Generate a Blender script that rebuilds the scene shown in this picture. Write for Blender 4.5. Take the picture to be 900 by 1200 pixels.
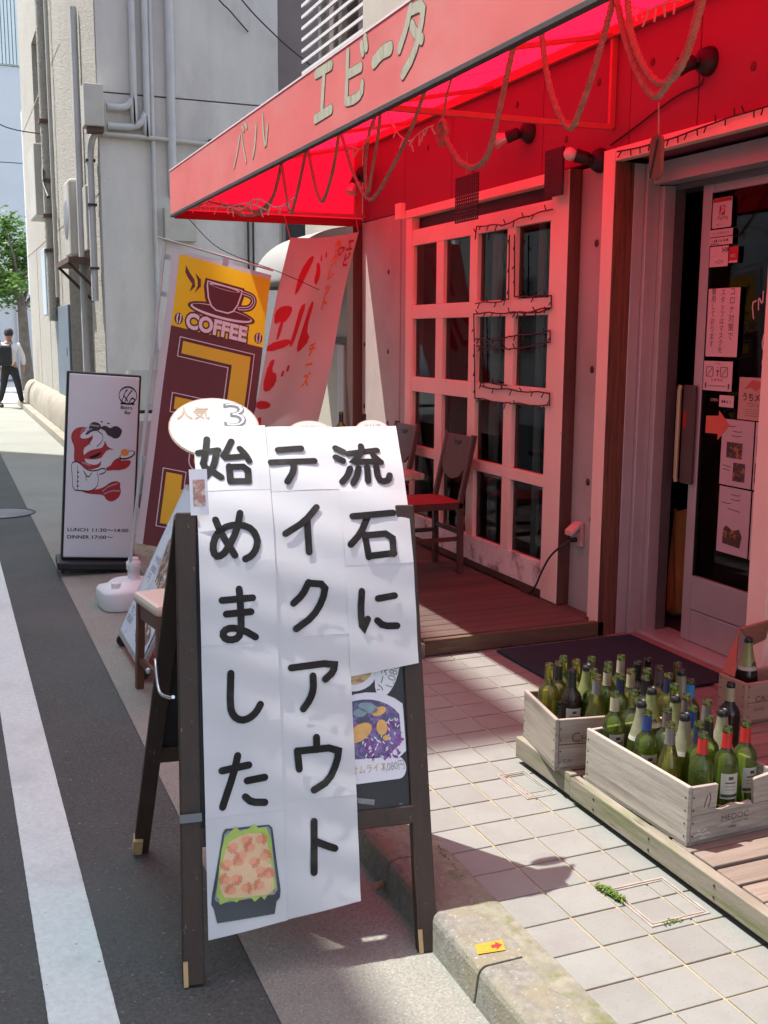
import bpy, bmesh, math, random
from mathutils import Vector, Matrix
from math import sin, cos, pi, radians
rnd = random.Random(7)
for o in list(bpy.data.objects): bpy.data.objects.remove(o)
sc = bpy.context.scene
C = sc.collection

# ---------------------------------------------------------------- camera
YAW, PIT, ROLL, EYE = .3887, .1632, .0059, 1.5703
fw = Vector((sin(YAW)*cos(PIT), cos(YAW)*cos(PIT), -sin(PIT)))
rt = Vector((cos(YAW), -sin(YAW), 0)); up = rt.cross(fw)
rt, up = rt*cos(ROLL)+up*sin(ROLL), up*cos(ROLL)-rt*sin(ROLL)
cam = bpy.data.objects.new('camera', bpy.data.cameras.new('camera')); C.objects.link(cam)
cam.matrix_world = Matrix(((rt.x, up.x, -fw.x, 0), (rt.y, up.y, -fw.y, 0), (rt.z, up.z, -fw.z, EYE), (0, 0, 0, 1)))
cam.data.sensor_fit = 'VERTICAL'; cam.data.sensor_height = 24; cam.data.lens = 1254.2/1200*24
cam.data.clip_start = .05; cam.data.clip_end = 400
sc.camera = cam

# ---------------------------------------------------------------- sky and sun
SUN = Vector((-.32, .334, 1)).normalized()
w = bpy.data.worlds.new('World'); sc.world = w; w.use_nodes = True
wn = w.node_tree.nodes; bg = wn['Background']; sky = wn.new('ShaderNodeTexSky')
sky.sky_type = 'NISHITA'; sky.sun_disc = False
sky.sun_elevation = math.asin(SUN.z); sky.sun_rotation = math.atan2(SUN.x, SUN.y)
sky.air_density = 1.0; sky.dust_density = 1.5
hs = wn.new('ShaderNodeHueSaturation'); hs.inputs['Saturation'].default_value = .72; w.node_tree.links.new(sky.outputs[0], hs.inputs['Color']); w.node_tree.links.new(hs.outputs[0], bg.inputs[0]); bg.inputs[1].default_value = .143
sun = bpy.data.objects.new('sun', bpy.data.lights.new('sun', 'SUN')); C.objects.link(sun)
sun.data.energy = 2.35; sun.data.angle = radians(.53); sun.data.color = (1, .965, .91)
sun.rotation_euler = (-SUN).to_track_quat('-Z', 'Y').to_euler(); sun.location = (-8, 8, 25)
vs = sc.view_settings; sc.display_settings.display_device = 'sRGB'
vs.view_transform = 'Standard'; vs.look = 'None'; vs.gamma = 1; vs.exposure = 1.87; vs.use_curve_mapping = False
sc.render.engine = 'CYCLES'
cy = sc.cycles; cy.use_denoising = True; cy.max_bounces = 10; cy.transparent_max_bounces = 24
cy.diffuse_bounces = 5; cy.glossy_bounces = 4; cy.transmission_bounces = 8; cy.caustics_reflective = False; cy.caustics_refractive = False
cy.sample_clamp_indirect = 8

# ---------------------------------------------------------------- helpers
class MB:
    """collects faces; coordinates are those of the thing they belong to (world minus its base if root is given)"""
    def __init__(s, root=None):
        s.v = []; s.f = []; s.s = []; s.m = []; s.o = Vector(root.location) if root else Vector((0, 0, 0))
    def add(s, vs, fs, smooth=False, mi=0):
        b = len(s.v); s.v += [Vector(v)-s.o for v in vs]
        for f in fs: s.f.append([i+b for i in f]); s.s.append(smooth); s.m.append(mi)
        return s
    def box(s, x0, x1, y0, y1, z0, z1, mi=0):
        return s.add([(x, y, z) for z in (z0, z1) for y in (y0, y1) for x in (x0, x1)],
                     [(0, 2, 3, 1), (4, 5, 7, 6), (0, 1, 5, 4), (2, 6, 7, 3), (0, 4, 6, 2), (1, 3, 7, 5)], mi=mi)
    def bar(s, a, b, w, h, upv=(0, 0, 1)):
        a, b = Vector(a), Vector(b); d = (b-a).normalized(); sd = d.cross(Vector(upv))
        if sd.length < 1e-4: sd = d.cross(Vector((0, 1, 0)))
        sd.normalize(); u = sd.cross(d)
        vs = [p+sd*i*w/2+u*j*h/2 for p in (a, b) for j in (-1, 1) for i in (-1, 1)]
        return s.add(vs, [(0, 2, 3, 1), (4, 5, 7, 6), (0, 1, 5, 4), (2, 6, 7, 3), (0, 4, 6, 2), (1, 3, 7, 5)])
    def tube(s, pts, r, n=8, cap=True):
        pts = [Vector(p) for p in pts]; rings = []; L = len(pts)
        rr = r if isinstance(r, (list, tuple)) else [r]*L; ref = None
        for i, p in enumerate(pts):
            d = (pts[min(i+1, L-1)]-pts[max(i-1, 0)]).normalized()
            if ref is None: ref = Vector((0, 0, 1)) if abs(d.z) < .9 else Vector((1, 0, 0))
            a = (ref-d*ref.dot(d)).normalized(); ref = a; b = d.cross(a)
            rings.append([p+(a*cos(2*pi*k/n)+b*sin(2*pi*k/n))*rr[i] for k in range(n)])
        vs = [v for ring in rings for v in ring]
        s.add(vs, [(i*n+k, i*n+(k+1) % n, (i+1)*n+(k+1) % n, (i+1)*n+k) for i in range(L-1) for k in range(n)], True)
        if cap: s.add(rings[0], [list(range(n))[::-1]]); s.add(rings[-1], [list(range(n))])
        return s
    def lathe(s, prof, c=(0, 0, 0), n=20, axis='z', cap=True):
        vs = []
        for r, z in prof:
            for k in range(n):
                a = 2*pi*k/n; q = (r*cos(a), r*sin(a), z)
                if axis == 'x': q = (q[2], q[0], q[1])
                if axis == 'y': q = (q[1], q[2], q[0])
                vs.append(Vector(q)+Vector(c))
        L = len(prof)
        s.add(vs, [(i*n+k, i*n+(k+1) % n, (i+1)*n+(k+1) % n, (i+1)*n+k) for i in range(L-1) for k in range(n)], True)
        if cap:
            if prof[0][0] > 1e-5: s.add(vs[:n], [list(range(n))[::-1]])
            if prof[-1][0] > 1e-5: s.add(vs[-n:], [list(range(n))])
        return s
    def prism(s, pts, d):
        """closed solid between polygon pts and the polygon moved by d"""
        n = len(pts); d = Vector(d); a = [Vector(p) for p in pts]; b = [p+d for p in a]
        return s.add(a+b, [list(range(n))[::-1], list(range(n, 2*n))]+[(i, (i+1) % n, n+(i+1) % n, n+i) for i in range(n)])
    def grid(s, fn, nu, nv, mi=None):
        vs = [fn(i/nu, j/nv) for j in range(nv+1) for i in range(nu+1)]
        for j in range(nv):
            for i in range(nu): pass
        b = len(s.v); s.v += [Vector(v)-s.o for v in vs]
        for j in range(nv):
            for i in range(nu):
                k = b+j*(nu+1)+i; s.f.append([k, k+1, k+nu+2, k+nu+1]); s.s.append(True)
                s.m.append(mi((i+.5)/nu, (j+.5)/nv) if mi else 0)
        return s
    def mesh(s, name):
        me = bpy.data.meshes.new(name); me.from_pydata([tuple(v) for v in s.v], [], s.f)
        me.polygons.foreach_set('use_smooth', s.s); me.polygons.foreach_set('material_index', s.m); me.update(); return me
    def build(s, name, m, parent=None, bevel=0, solid=0, sub=0, raw=False):
        bm_fix = s.mesh(name); o = bpy.data.objects.new(name, bm_fix); C.objects.link(o)
        for x in (m if isinstance(m, (list, tuple)) else [m]): bm_fix.materials.append(x)
        bm = bmesh.new(); bm.from_mesh(bm_fix)
        if not solid and not raw: bmesh.ops.recalc_face_normals(bm, faces=bm.faces)
        bm.to_mesh(bm_fix); bm.free()
        if parent: o.parent = parent
        if solid: md = o.modifiers.new('thick', 'SOLIDIFY'); md.thickness = solid; md.offset = 0
        if bevel: md = o.modifiers.new('bevel', 'BEVEL'); md.width = bevel; md.segments = 2; md.limit_method = 'ANGLE'
        if sub: md = o.modifiers.new('sub', 'SUBSURF'); md.levels = sub; md.render_levels = sub
        return o

def tag(o, label=None, cat=None, group=None, kind=None):
    if label: o['label'] = label
    if cat: o['category'] = cat
    if group: o['group'] = group
    if kind: o['kind'] = kind
    return o
def thing(name, label, cat, loc=(0, 0, 0), rotz=0, group=None):
    o = bpy.data.objects.new(name, None); C.objects.link(o); o.empty_display_size = .1
    o.location = loc; o.rotation_euler = (0, 0, rotz); return tag(o, label, cat, group)
def struct(o): o['kind'] = 'structure'; return o
def single(mb, name, m, label, cat, group=None, **k):
    """a thing that is one mesh, its origin put at its base"""
    xs = [v.x for v in mb.v]; ys = [v.y for v in mb.v]; zs = [v.z for v in mb.v]
    c = Vector(((min(xs)+max(xs))/2, (min(ys)+max(ys))/2, min(zs)))
    mb.v = [v-c for v in mb.v]; o = mb.build(name, m, **k); o.location = c
    return tag(o, label, cat, group)

def chaikin(p, n=1, closed=False):
    p = [Vector(q) for q in p]
    for _ in range(n):
        if len(p) < 3: return p
        q = [] if closed else [p[0]]
        for i in range(len(p) if closed else len(p)-1):
            a, b = p[i], p[(i+1) % len(p)]; q += [a*.75+b*.25, a*.25+b*.75]
        if not closed: q.append(p[-1])
        p = q
    return p
def ribbon(pts, wd, smooth=1, cap=5):
    """outline strip (list of quads and caps, 2-D) of one brush stroke"""
    p = chaikin([Vector((a[0], a[1])) for a in pts], smooth); n = len(p); L = []; R = []
    for i in range(n):
        d0 = (p[i]-p[i-1]).normalized() if i else None; d1 = (p[i+1]-p[i]).normalized() if i < n-1 else None
        d = ((d0 or d1)+(d1 or d0)); d = d.normalized() if d.length > 1e-3 else (d1 or d0)
        k = 1/max(.55, d.dot(d0 or d1)); nn = Vector((-d.y, d.x))*wd/2*k; L.append(p[i]+nn); R.append(p[i]-nn)
    polys = [[L[i], R[i], R[i+1], L[i+1]] for i in range(n-1)]
    for e, (a, b) in ((0, (L[0], R[0])), (1, (R[-1], L[-1]))):
        c = (a+b)/2; v = a-c
        polys.append([a]+[c+Vector((v.x*cos(t)-v.y*sin(t), v.x*sin(t)+v.y*cos(t))) for t in [pi*k/cap for k in range(1, cap)]]+[b])
    return polys
def printed(name, polys, fn, m, parent, cut=0, lift=0):
    """flat print: 2-D polygons carried onto a surface by fn(a, b, lift)"""
    bm = bmesh.new()
    for k, pl in enumerate(polys):
        vs = [bm.verts.new((q[0], q[1], 0)) for q in pl]
        try: bm.faces.new(vs)
        except ValueError: pass
    bm.normal_update(); bmesh.ops.triangulate(bm, faces=[f for f in bm.faces if len(f.verts) > 4])
    if cut:
        for _ in range(4):
            es = [e for e in bm.edges if e.calc_length() > cut]
            if not es: break
            bmesh.ops.subdivide_edges(bm, edges=es, cuts=1); bmesh.ops.triangulate(bm, faces=[f for f in bm.faces if len(f.verts) > 4])
    for v in bm.verts: v.co = Vector(fn(v.co.x, v.co.y, lift))
    me = bpy.data.meshes.new(name); bm.to_mesh(me); bm.free(); me.materials.append(m)
    o = bpy.data.objects.new(name, me); C.objects.link(o); o.parent = parent
    return o
def strokes(name, sl, wd, fn, m, parent, smooth=1, cut=0, lift=0):
    bm = bmesh.new()
    for k, s_ in enumerate(sl):
        for pl in ribbon(s_, wd, smooth):
            try: bm.faces.new([bm.verts.new(fn(q.x, q.y, lift+k*.00003)) for q in pl])
            except ValueError: pass
    me = bpy.data.meshes.new(name); bm.to_mesh(me); bm.free(); me.materials.append(m)
    o = bpy.data.objects.new(name, me); C.objects.link(o); o.parent = parent
    return o
def text(name, body, size, fn, m, parent, pos=(0, 0), sx=1, bold=0, lift=.001, ang=0, align='LEFT', cut=0, space=1):
    """lettering carried onto a surface by fn(a, b, lift)"""
    cu = bpy.data.curves.new(name, 'FONT'); cu.body = body; cu.size = size; cu.offset = bold; cu.align_x = align
    cu.resolution_u = 3; cu.fill_mode = 'FRONT'; cu.space_line = 1.0; cu.space_character = space
    t = bpy.data.objects.new(name+'_tmp', cu); C.objects.link(t)
    dg = bpy.context.evaluated_depsgraph_get(); me = bpy.data.meshes.new_from_object(t.evaluated_get(dg))
    bpy.data.objects.remove(t)
    ca, sa = cos(ang), sin(ang)
    if cut:
        bm = bmesh.new(); bm.from_mesh(me)
        for _ in range(3):
            es = [e for e in bm.edges if e.calc_length() > cut]
            if es: bmesh.ops.subdivide_edges(bm, edges=es, cuts=1); bmesh.ops.triangulate(bm, faces=[f for f in bm.faces if len(f.verts) > 4])
        bm.to_mesh(me); bm.free()
    for v in me.vertices:
        x, y = v.co.x*sx, v.co.y
        v.co = Vector(fn(pos[0]+x*ca-y*sa, pos[1]+x*sa+y*ca, lift))
    me.materials.clear(); me.materials.append(m); me.name = name
    for p in me.polygons: p.material_index = 0
    o = bpy.data.objects.new(name, me); C.objects.link(o); o.parent = parent
    return o
def ell(cx, cy, rx, ry, n=28, a0=0, rot=0):
    return [(cx+rx*cos(a0+2*pi*k/n)*cos(rot)-ry*sin(a0+2*pi*k/n)*sin(rot), cy+rx*cos(a0+2*pi*k/n)*sin(rot)+ry*sin(a0+2*pi*k/n)*cos(rot)) for k in range(n)]
def sm(p, n=2): return [tuple(q) for q in chaikin([Vector((a[0], a[1])) for a in p], n, True)]
def rect(x0, x1, y0, y1): return [(x0, y0), (x1, y0), (x1, y1), (x0, y1)]
def rrect(x0, x1, y0, y1, r, n=5):
    out = []
    for cx, cy_, a in ((x1-r, y1-r, 0), (x0+r, y1-r, pi/2), (x0+r, y0+r, pi), (x1-r, y0+r, 3*pi/2)):
        out += [(cx+r*cos(a+pi/2*k/n), cy_+r*sin(a+pi/2*k/n)) for k in range(n+1)]
    return out

# ---------------------------------------------------------------- materials
MATS = {}
def mat(name, col, rough=.6, var=.12, scale=5, bump=0, bscale=60, metal=0, col2=None, lo=.5, hi=.7, scale2=3, stretch=(1, 1, 1),
        rand=0, spec=.5, col3=None, lo3=.6, hi3=.62, scale3=60, trans=0, transcol=None, coat=0, rvar=.08, bdist=.004):
    m = bpy.data.materials.new(name); m.use_nodes = True; nt = m.node_tree; N = nt.nodes; K = nt.links.new
    b = N['Principled BSDF']; out = N['Material Output']
    tc = N.new('ShaderNodeTexCoord'); mp = N.new('ShaderNodeMapping'); K(tc.outputs['Object'], mp.inputs[0]); mp.inputs['Scale'].default_value = stretch
    oi = N.new('ShaderNodeObjectInfo'); ml = N.new('ShaderNodeMath'); ml.operation = 'MULTIPLY'; ml.inputs[1].default_value = 53; K(oi.outputs['Random'], ml.inputs[0])
    va = N.new('ShaderNodeVectorMath'); va.operation = 'ADD'; K(mp.outputs[0], va.inputs[0]); K(ml.outputs[0], va.inputs[1]); vec = va.outputs[0]
    def noise(s_, d=5, r=.6):
        n = N.new('ShaderNodeTexNoise'); n.inputs['Scale'].default_value = s_; n.inputs['Detail'].default_value = d; n.inputs['Roughness'].default_value = r
        K(vec, n.inputs['Vector']); return n.outputs['Fac']
    def mrange(src, a, b_, c, d):
        n = N.new('ShaderNodeMapRange'); n.clamp = True; K(src, n.inputs[0])
        for i, x in enumerate((a, b_, c, d)): n.inputs[i+1].default_value = x
        return n.outputs[0]
    def mix(fac, a, b_):
        n = N.new('ShaderNodeMix'); n.data_type = 'RGBA'; K(fac, n.inputs[0])
        for s_, x in ((6, a), (7, b_)):
            if isinstance(x, tuple): n.inputs[s_].default_value = (*x, 1)
            else: K(x, n.inputs[s_])
        return n.outputs[2]
    c = tuple(col); n1 = noise(scale)
    cs = mix(mrange(n1, .3, .7, 0, 1), tuple(min(1, x*(1-var)) for x in c), tuple(min(1, x*(1+var)) for x in c))
    if col2: cs = mix(mrange(noise(scale2, 6, .65), lo, hi, 0, 1), cs, tuple(col2))
    if col3: cs = mix(mrange(noise(scale3, 3, .5), lo3, hi3, 0, 1), cs, tuple(col3))
    if rand:
        h = N.new('ShaderNodeHueSaturation'); K(cs, h.inputs['Color']); K(mrange(oi.outputs['Random'], 0, 1, 1-rand, 1+rand), h.inputs['Value']); cs = h.outputs[0]
    K(cs, b.inputs['Base Color']); b.inputs['Metallic'].default_value = metal; b.inputs['Specular IOR Level'].default_value = spec
    K(mrange(n1, .2, .8, max(0, rough-rvar), min(1, rough+rvar)), b.inputs['Roughness'])
    if coat: b.inputs['Coat Weight'].default_value = coat; b.inputs['Coat Roughness'].default_value = .1
    if bump:
        bp = N.new('ShaderNodeBump'); bp.inputs['Strength'].default_value = bump; bp.inputs['Distance'].default_value = bdist
        K(noise(bscale, 6, .6), bp.inputs['Height']); K(bp.outputs[0], b.inputs['Normal'])
    if trans:
        t = N.new('ShaderNodeBsdfTranslucent'); ms = N.new('ShaderNodeMixShader'); ms.inputs[0].default_value = trans
        if transcol: t.inputs[0].default_value = (*transcol, 1)
        else: K(cs, t.inputs[0])
        K(b.outputs[0], ms.inputs[1]); K(t.outputs[0], ms.inputs[2]); K(ms.outputs[0], out.inputs[0])
    MATS[name] = m; return m
def glass(name, tint, refl=1.45, dark=None, film=None):
    """thin glass: tinted see-through pane with Fresnel reflection, denser where seen edge on"""
    m = bpy.data.materials.new(name); m.use_nodes = True; nt = m.node_tree; N = nt.nodes; K = nt.links.new
    N.remove(N['Principled BSDF']); out = N['Material Output']
    t = N.new('ShaderNodeBsdfTransparent'); g = N.new('ShaderNodeBsdfGlossy'); g.inputs['Roughness'].default_value = .03
    if dark:
        lw = N.new('ShaderNodeLayerWeight'); lw.inputs[0].default_value = .35; mx = N.new('ShaderNodeMix'); mx.data_type = 'RGBA'
        K(lw.outputs['Facing'], mx.inputs[0]); mx.inputs[6].default_value = (*tint, 1); mx.inputs[7].default_value = (*dark, 1); K(mx.outputs[2], t.inputs[0])
    else: t.inputs[0].default_value = (*tint, 1)
    fr = N.new('ShaderNodeFresnel'); fr.inputs[0].default_value = refl; ms = N.new('ShaderNodeMixShader')
    K(fr.outputs[0], ms.inputs[0]); K(g.outputs[0], ms.inputs[2]); K(ms.outputs[0], out.inputs[0])
    if film:
        tr_ = N.new('ShaderNodeBsdfTranslucent'); tr_.inputs[0].default_value = (*film[0], 1); df = N.new('ShaderNodeBsdfDiffuse'); df.inputs[0].default_value = (*[min(1, x*.7+.12) for x in film[0]], 1); tl = N.new('ShaderNodeMixShader'); tl.inputs[0].default_value = .22; K(tr_.outputs[0], tl.inputs[1]); K(df.outputs[0], tl.inputs[2]); m2 = N.new('ShaderNodeMixShader'); m2.inputs[0].default_value = film[1]
        K(t.outputs[0], m2.inputs[1]); K(tl.outputs[0], m2.inputs[2]); K(m2.outputs[0], ms.inputs[1])
    else: K(t.outputs[0], ms.inputs[1])
    return m

m_asphalt = mat('asphalt', (.06, .067, .06), .85, .5, 95, 1, 120, col2=(.088, .096, .086), lo=.42, hi=.75, scale2=.9, col3=(.19, .19, .175), lo3=.66, hi3=.72, scale3=80)
m_ground = mat('far asphalt', (.16, .16, .155), .9, .15, 1, .3, 60)
m_gutter = mat('exposed aggregate concrete', (.232, .238, .2), .85, .35, 130, .9, 110, col2=(.19, .185, .16), lo=.45, hi=.8, scale2=1.5, col3=(.36, .345, .31), lo3=.58, hi3=.7, scale3=160)
m_line = mat('worn road paint', (.62, .7, .65), .7, .1, 60, .8, 150, col2=(.44, .49, .46), lo=.5, hi=.8, scale2=2.2, col3=(.16, .16, .16), lo3=.72, hi3=.76, scale3=70)
m_kerb = mat('kerb concrete', (.185, .182, .155), .9, .3, 45, .9, 120, col2=(.21, .19, .12), lo=.45, hi=.7, scale2=7, col3=(.3, .29, .24), lo3=.62, hi3=.7, scale3=85)
m_mortar = mat('mossy mortar', (.2, .195, .145), .95, .25, 20, .9, 70, col2=(.13, .14, .06), lo=.5, hi=.65, scale2=12)
m_joint = mat('tile joint mortar', (.36, .29, .16), .95, .2, 15, .5, 90)
m_tile = mat('speckled pavement tile', (.205, .216, .194), .75, .06, 6, .25, 120, rand=.05, col3=(.17, .16, .15), lo3=.63, hi3=.68, scale3=170, col2=(.178, .172, .16), lo=.5, hi=.8, scale2=5)
m_rimmetal = mat('worn steel rim', (.42, .39, .34), .5, .15, 20, .2, 60, metal=.5)
m_conc = mat('beige concrete', (.47, .43, .4), .8, .07, 2.5, .25, 70, col2=(.38, .34, .31), lo=.45, hi=.75, scale2=1.8)
m_upper = mat('concrete with red awning glow', (.27, .05, .085), .7, .07, 2.5, .25, 60, col2=(.22, .035, .06), lo=.5, hi=.8, scale2=1.5)  # red glow from under the awning put into the concrete colour
m_cream = mat('cream render', (.46, .43, .36), .85, .05, 3, .3, 60)
m_pink = mat('pink painted timber', (.95, .66, .56), .5, .06, 4, .25, 40, stretch=(1, 1, .4), col3=(.5, .3, .26), lo3=.73, hi3=.75, scale3=26, col2=(.92, .64, .56), lo=.5, hi=.75, scale2=3)
m_pinkworn = mat('worn pink paint', (.88, .76, .71), .6, .06, 4, .3, 40, col2=(.3, .19, .17), lo=.52, hi=.66, scale2=7)
m_darkwood = mat('dark brown timber', (.09, .035, .025), .6, .3, 6, .3, 40, stretch=(6, 6, .6))
m_rawwood = mat('stripped timber', (.16, .06, .035), .65, .35, 7, .4, 40, stretch=(8, 8, .5), col2=(.05, .02, .015), lo=.5, hi=.7, scale2=6)
m_alu = mat('grey aluminium', (.55, .53, .53), .4, .06, 6, .1, 30, metal=.35)
m_aludark = mat('dark aluminium', (.2, .19, .19), .4, .08, 6, metal=.4)
m_black = mat('matt black', (.012, .012, .013), .5, .2, 6)
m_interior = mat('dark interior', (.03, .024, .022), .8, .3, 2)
m_pane = glass('window glass', (.5, .52, .5), 1.42)
m_awnf = mat('faded red fascia cloth', (.8, .205, .195), .8, .05, 2, .1, 50, col2=(.83, .31, .29), lo=.4, hi=.75, scale2=1.6, stretch=(1, 1, 1.8), trans=.3, transcol=(.8, .3, .28))
m_awn = mat('translucent red awning cloth', (.6, .008, .03), .8, .06, 3, trans=.74, transcol=(.95, .008, .04))
m_awntrim = mat('dark awning trim', (.06, .045, .045), .7, .2, 8)
m_redframe = mat('red painted steel', (.55, .1, .1), .5, .1, 9, metal=.1)
m_awnlet = mat('weathered cream letter', (.44, .41, .31), .7, .12, 25, .2, 60, stretch=(1, 3, .6), col2=(.3, .27, .18), lo=.52, hi=.66, scale2=14)
m_rope = mat('hemp rope', (.38, .27, .2), .9, .2, 30, .4, 200)
m_wire = mat('black cable', (.02, .018, .018), .5, .1, 9)
m_palewire = mat('pale fairy light wire', (.6, .52, .46), .5, .1, 9)
m_bulbglass = mat('frosted bulb', (.8, .74, .7), .15, .03, 5)
m_deck = mat('stained deck plank', (.095, .068, .055), .65, .2, 5, .4, 50, stretch=(.5, 8, 6), rand=.15, col2=(.08, .045, .035), lo=.5, hi=.75, scale2=4)
m_deckside = mat('dark mossy deck board', (.11, .07, .045), .8, .3, 7, .5, 50, stretch=(.6, 4, 5), col2=(.13, .13, .06), lo=.52, hi=.7, scale2=8)
m_pallet = mat('weathered pallet plank', (.24, .19, .15), .75, .15, 5, .5, 50, stretch=(.5, 9, 5), rand=.12, col2=(.15, .11, .085), lo=.5, hi=.75, scale2=4)
m_palletmoss = mat('mossy pallet board', (.24, .212, .165), .8, .2, 6, .5, 50, stretch=(5, .9, 9), col2=(.135, .15, .06), lo=.44, hi=.66, scale2=3.2, col3=(.09, .08, .055), lo3=.66, hi3=.74, scale3=5)
m_crate = mat('weathered wine crate timber', (.29, .255, .21), .75, .14, 4, .35, 50, stretch=(1.2, 1.2, 15), rand=.06, col2=(.16, .13, .11), lo=.46, hi=.7, scale2=2.2, col3=(.1, .08, .065), lo3=.7, hi3=.76, scale3=7)
m_crateb = mat('silvery wine crate timber', (.35, .318, .27), .75, .2, 4, .35, 50, stretch=(2, .8, 15), rand=.05, col2=(.2, .175, .15), lo=.46, hi=.7, scale2=2.6, col3=(.13, .11, .09), lo3=.71, hi3=.77, scale3=6)
m_crateink = mat('faded stencil ink', (.085, .06, .05), .8, .3, 30)
m_mat = mat('navy door mat', (.012, .032, .048), .95, .25, 60, .9, 220, bdist=.006)
m_paper = mat('white laminated paper', (.61, .625, .625), .35, .02, 3, .05, 6, trans=.06, spec=.35)
m_ink = mat('black print', (.011, .009, .008), .6, .3, 9, spec=.25, col2=(.035, .031, .027), lo=.52, hi=.66, scale2=11)
m_board = mat('blackboard', (.014, .014, .015), .5, .2, 8)
m_bframe = mat('dark stained frame', (.04, .022, .013), .6, .3, 6, .3, 40, stretch=(6, 6, .7), col3=(.22, .13, .06), lo3=.7, hi3=.74, scale3=22)
m_bareend = mat('bare timber', (.5, .34, .16), .7, .15, 9, .2, 50)
m_steel = mat('bright steel', (.6, .6, .6), .3, .05, 9, metal=.9)
m_white = mat('white plastic', (.66, .7, .69), .4, .03, 5)
m_pole = mat('white pole', (.5, .54, .53), .4, .05, 5)
m_stool = mat('brown varnished timber', (.12, .05, .028), .4, .25, 6, .1, 40, stretch=(5, 5, .6))
m_cushion = mat('cream vinyl', (.68, .58, .45), .4, .05, 6)
m_chairwood = mat('mahogany chair timber', (.09, .035, .028), .35, .2, 6, .1, 40, stretch=(4, 4, .7))
m_redseat = mat('red vinyl seat', (.3, .03, .04), .45, .08, 6)
m_marble = mat('marbled table edge', (.4, .3, .24), .35, .3, 14, col2=(.12, .08, .06), lo=.5, hi=.6, scale2=18)
m_signface = mat('white sign panel', (.72, .73, .74), .4, .03, 2, spec=.4)
m_red = mat('red print', (.5, .02, .025), .5, .06, 8)
m_orange = mat('orange print', (.8, .3, .05), .5, .1, 8)
m_flagy = mat('yellow flag cloth', (.82, .55, .02), .75, .03, 4, trans=.35)
m_flagb = mat('brown flag cloth', (.14, .045, .05), .75, .05, 4, trans=.12)
m_flagw = mat('white flag hem', (.58, .6, .61), .75, .03, 4, trans=.3)
m_flagink = mat('brown flag print', (.12, .035, .04), .75, .05, 4)
m_flagwhite = mat('white flag print', (.8, .76, .78), .75, .02, 4)
m_banner = mat('white banner cloth', (.58, .6, .57), .8, .03, 4, trans=.1)
m_banred = mat('red banner paint', (.5, .03, .04), .75, .1, 9)
m_banor = mat('orange banner paint', (.72, .26, .05), .75, .1, 9)
m_grey = mat('grey stucco', (.63, .585, .53), .9, .07, 2, .5, 90, col2=(.46, .42, .39), lo=.5, hi=.8, scale2=.9, bdist=.02, stretch=(1.6, 1, .55))
m_greyst = mat('pale stucco', (.4, .37, .315), .9, .12, 14, 1, 28, bdist=.05, col2=(.33, .3, .25), lo=.5, hi=.85, scale2=.8)
m_plinth = mat('plinth concrete', (.28, .245, .19), .9, .15, 3, .6, 50, col2=(.18, .155, .12), lo=.5, hi=.7, scale2=2)
m_pipe = mat('painted conduit', (.5, .48, .46), .5, .1, 3)
m_acbox = mat('beige metal box', (.45, .42, .36), .5, .1, 4, col2=(.35, .22, .14), lo=.68, hi=.74, scale2=6)
m_rust = mat('rusty bracket', (.1, .055, .04), .8, .3, 12)
m_bluedoor = mat('blue steel door', (.12, .15, .18), .5, .1, 3, col2=(.12, .14, .17), lo=.6, hi=.7, scale2=9)
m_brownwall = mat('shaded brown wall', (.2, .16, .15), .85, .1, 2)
m_louvre = mat('white louvre', (.68, .66, .63), .5, .08, 6)
m_farblue = mat('pale blue panels', (.5, .52, .53), .6, .04, 1)
m_fargreen = mat('pale corrugated cladding', (.55, .62, .6), .6, .05, 1)
m_farwhite = mat('far white wall', (.55, .55, .55), .7, .04, 1)
m_leaf = mat('leaf', (.07, .16, .025), .5, .3, 3, trans=.35, rand=0, col2=(.16, .27, .05), lo=.45, hi=.65, scale2=2)
m_bark = mat('bark', (.12, .1, .08), .9, .3, 6, .5, 40)
m_skin = mat('skin', (.42, .22, .15), .6, .05, 6)
m_shirt = mat('white shirt', (.7, .71, .75), .8, .04, 6)
m_trouser = mat('black trousers', (.02, .02, .024), .8, .15, 6)
m_hair = mat('dark hair', (.03, .02, .017), .7, .2, 20)
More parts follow.
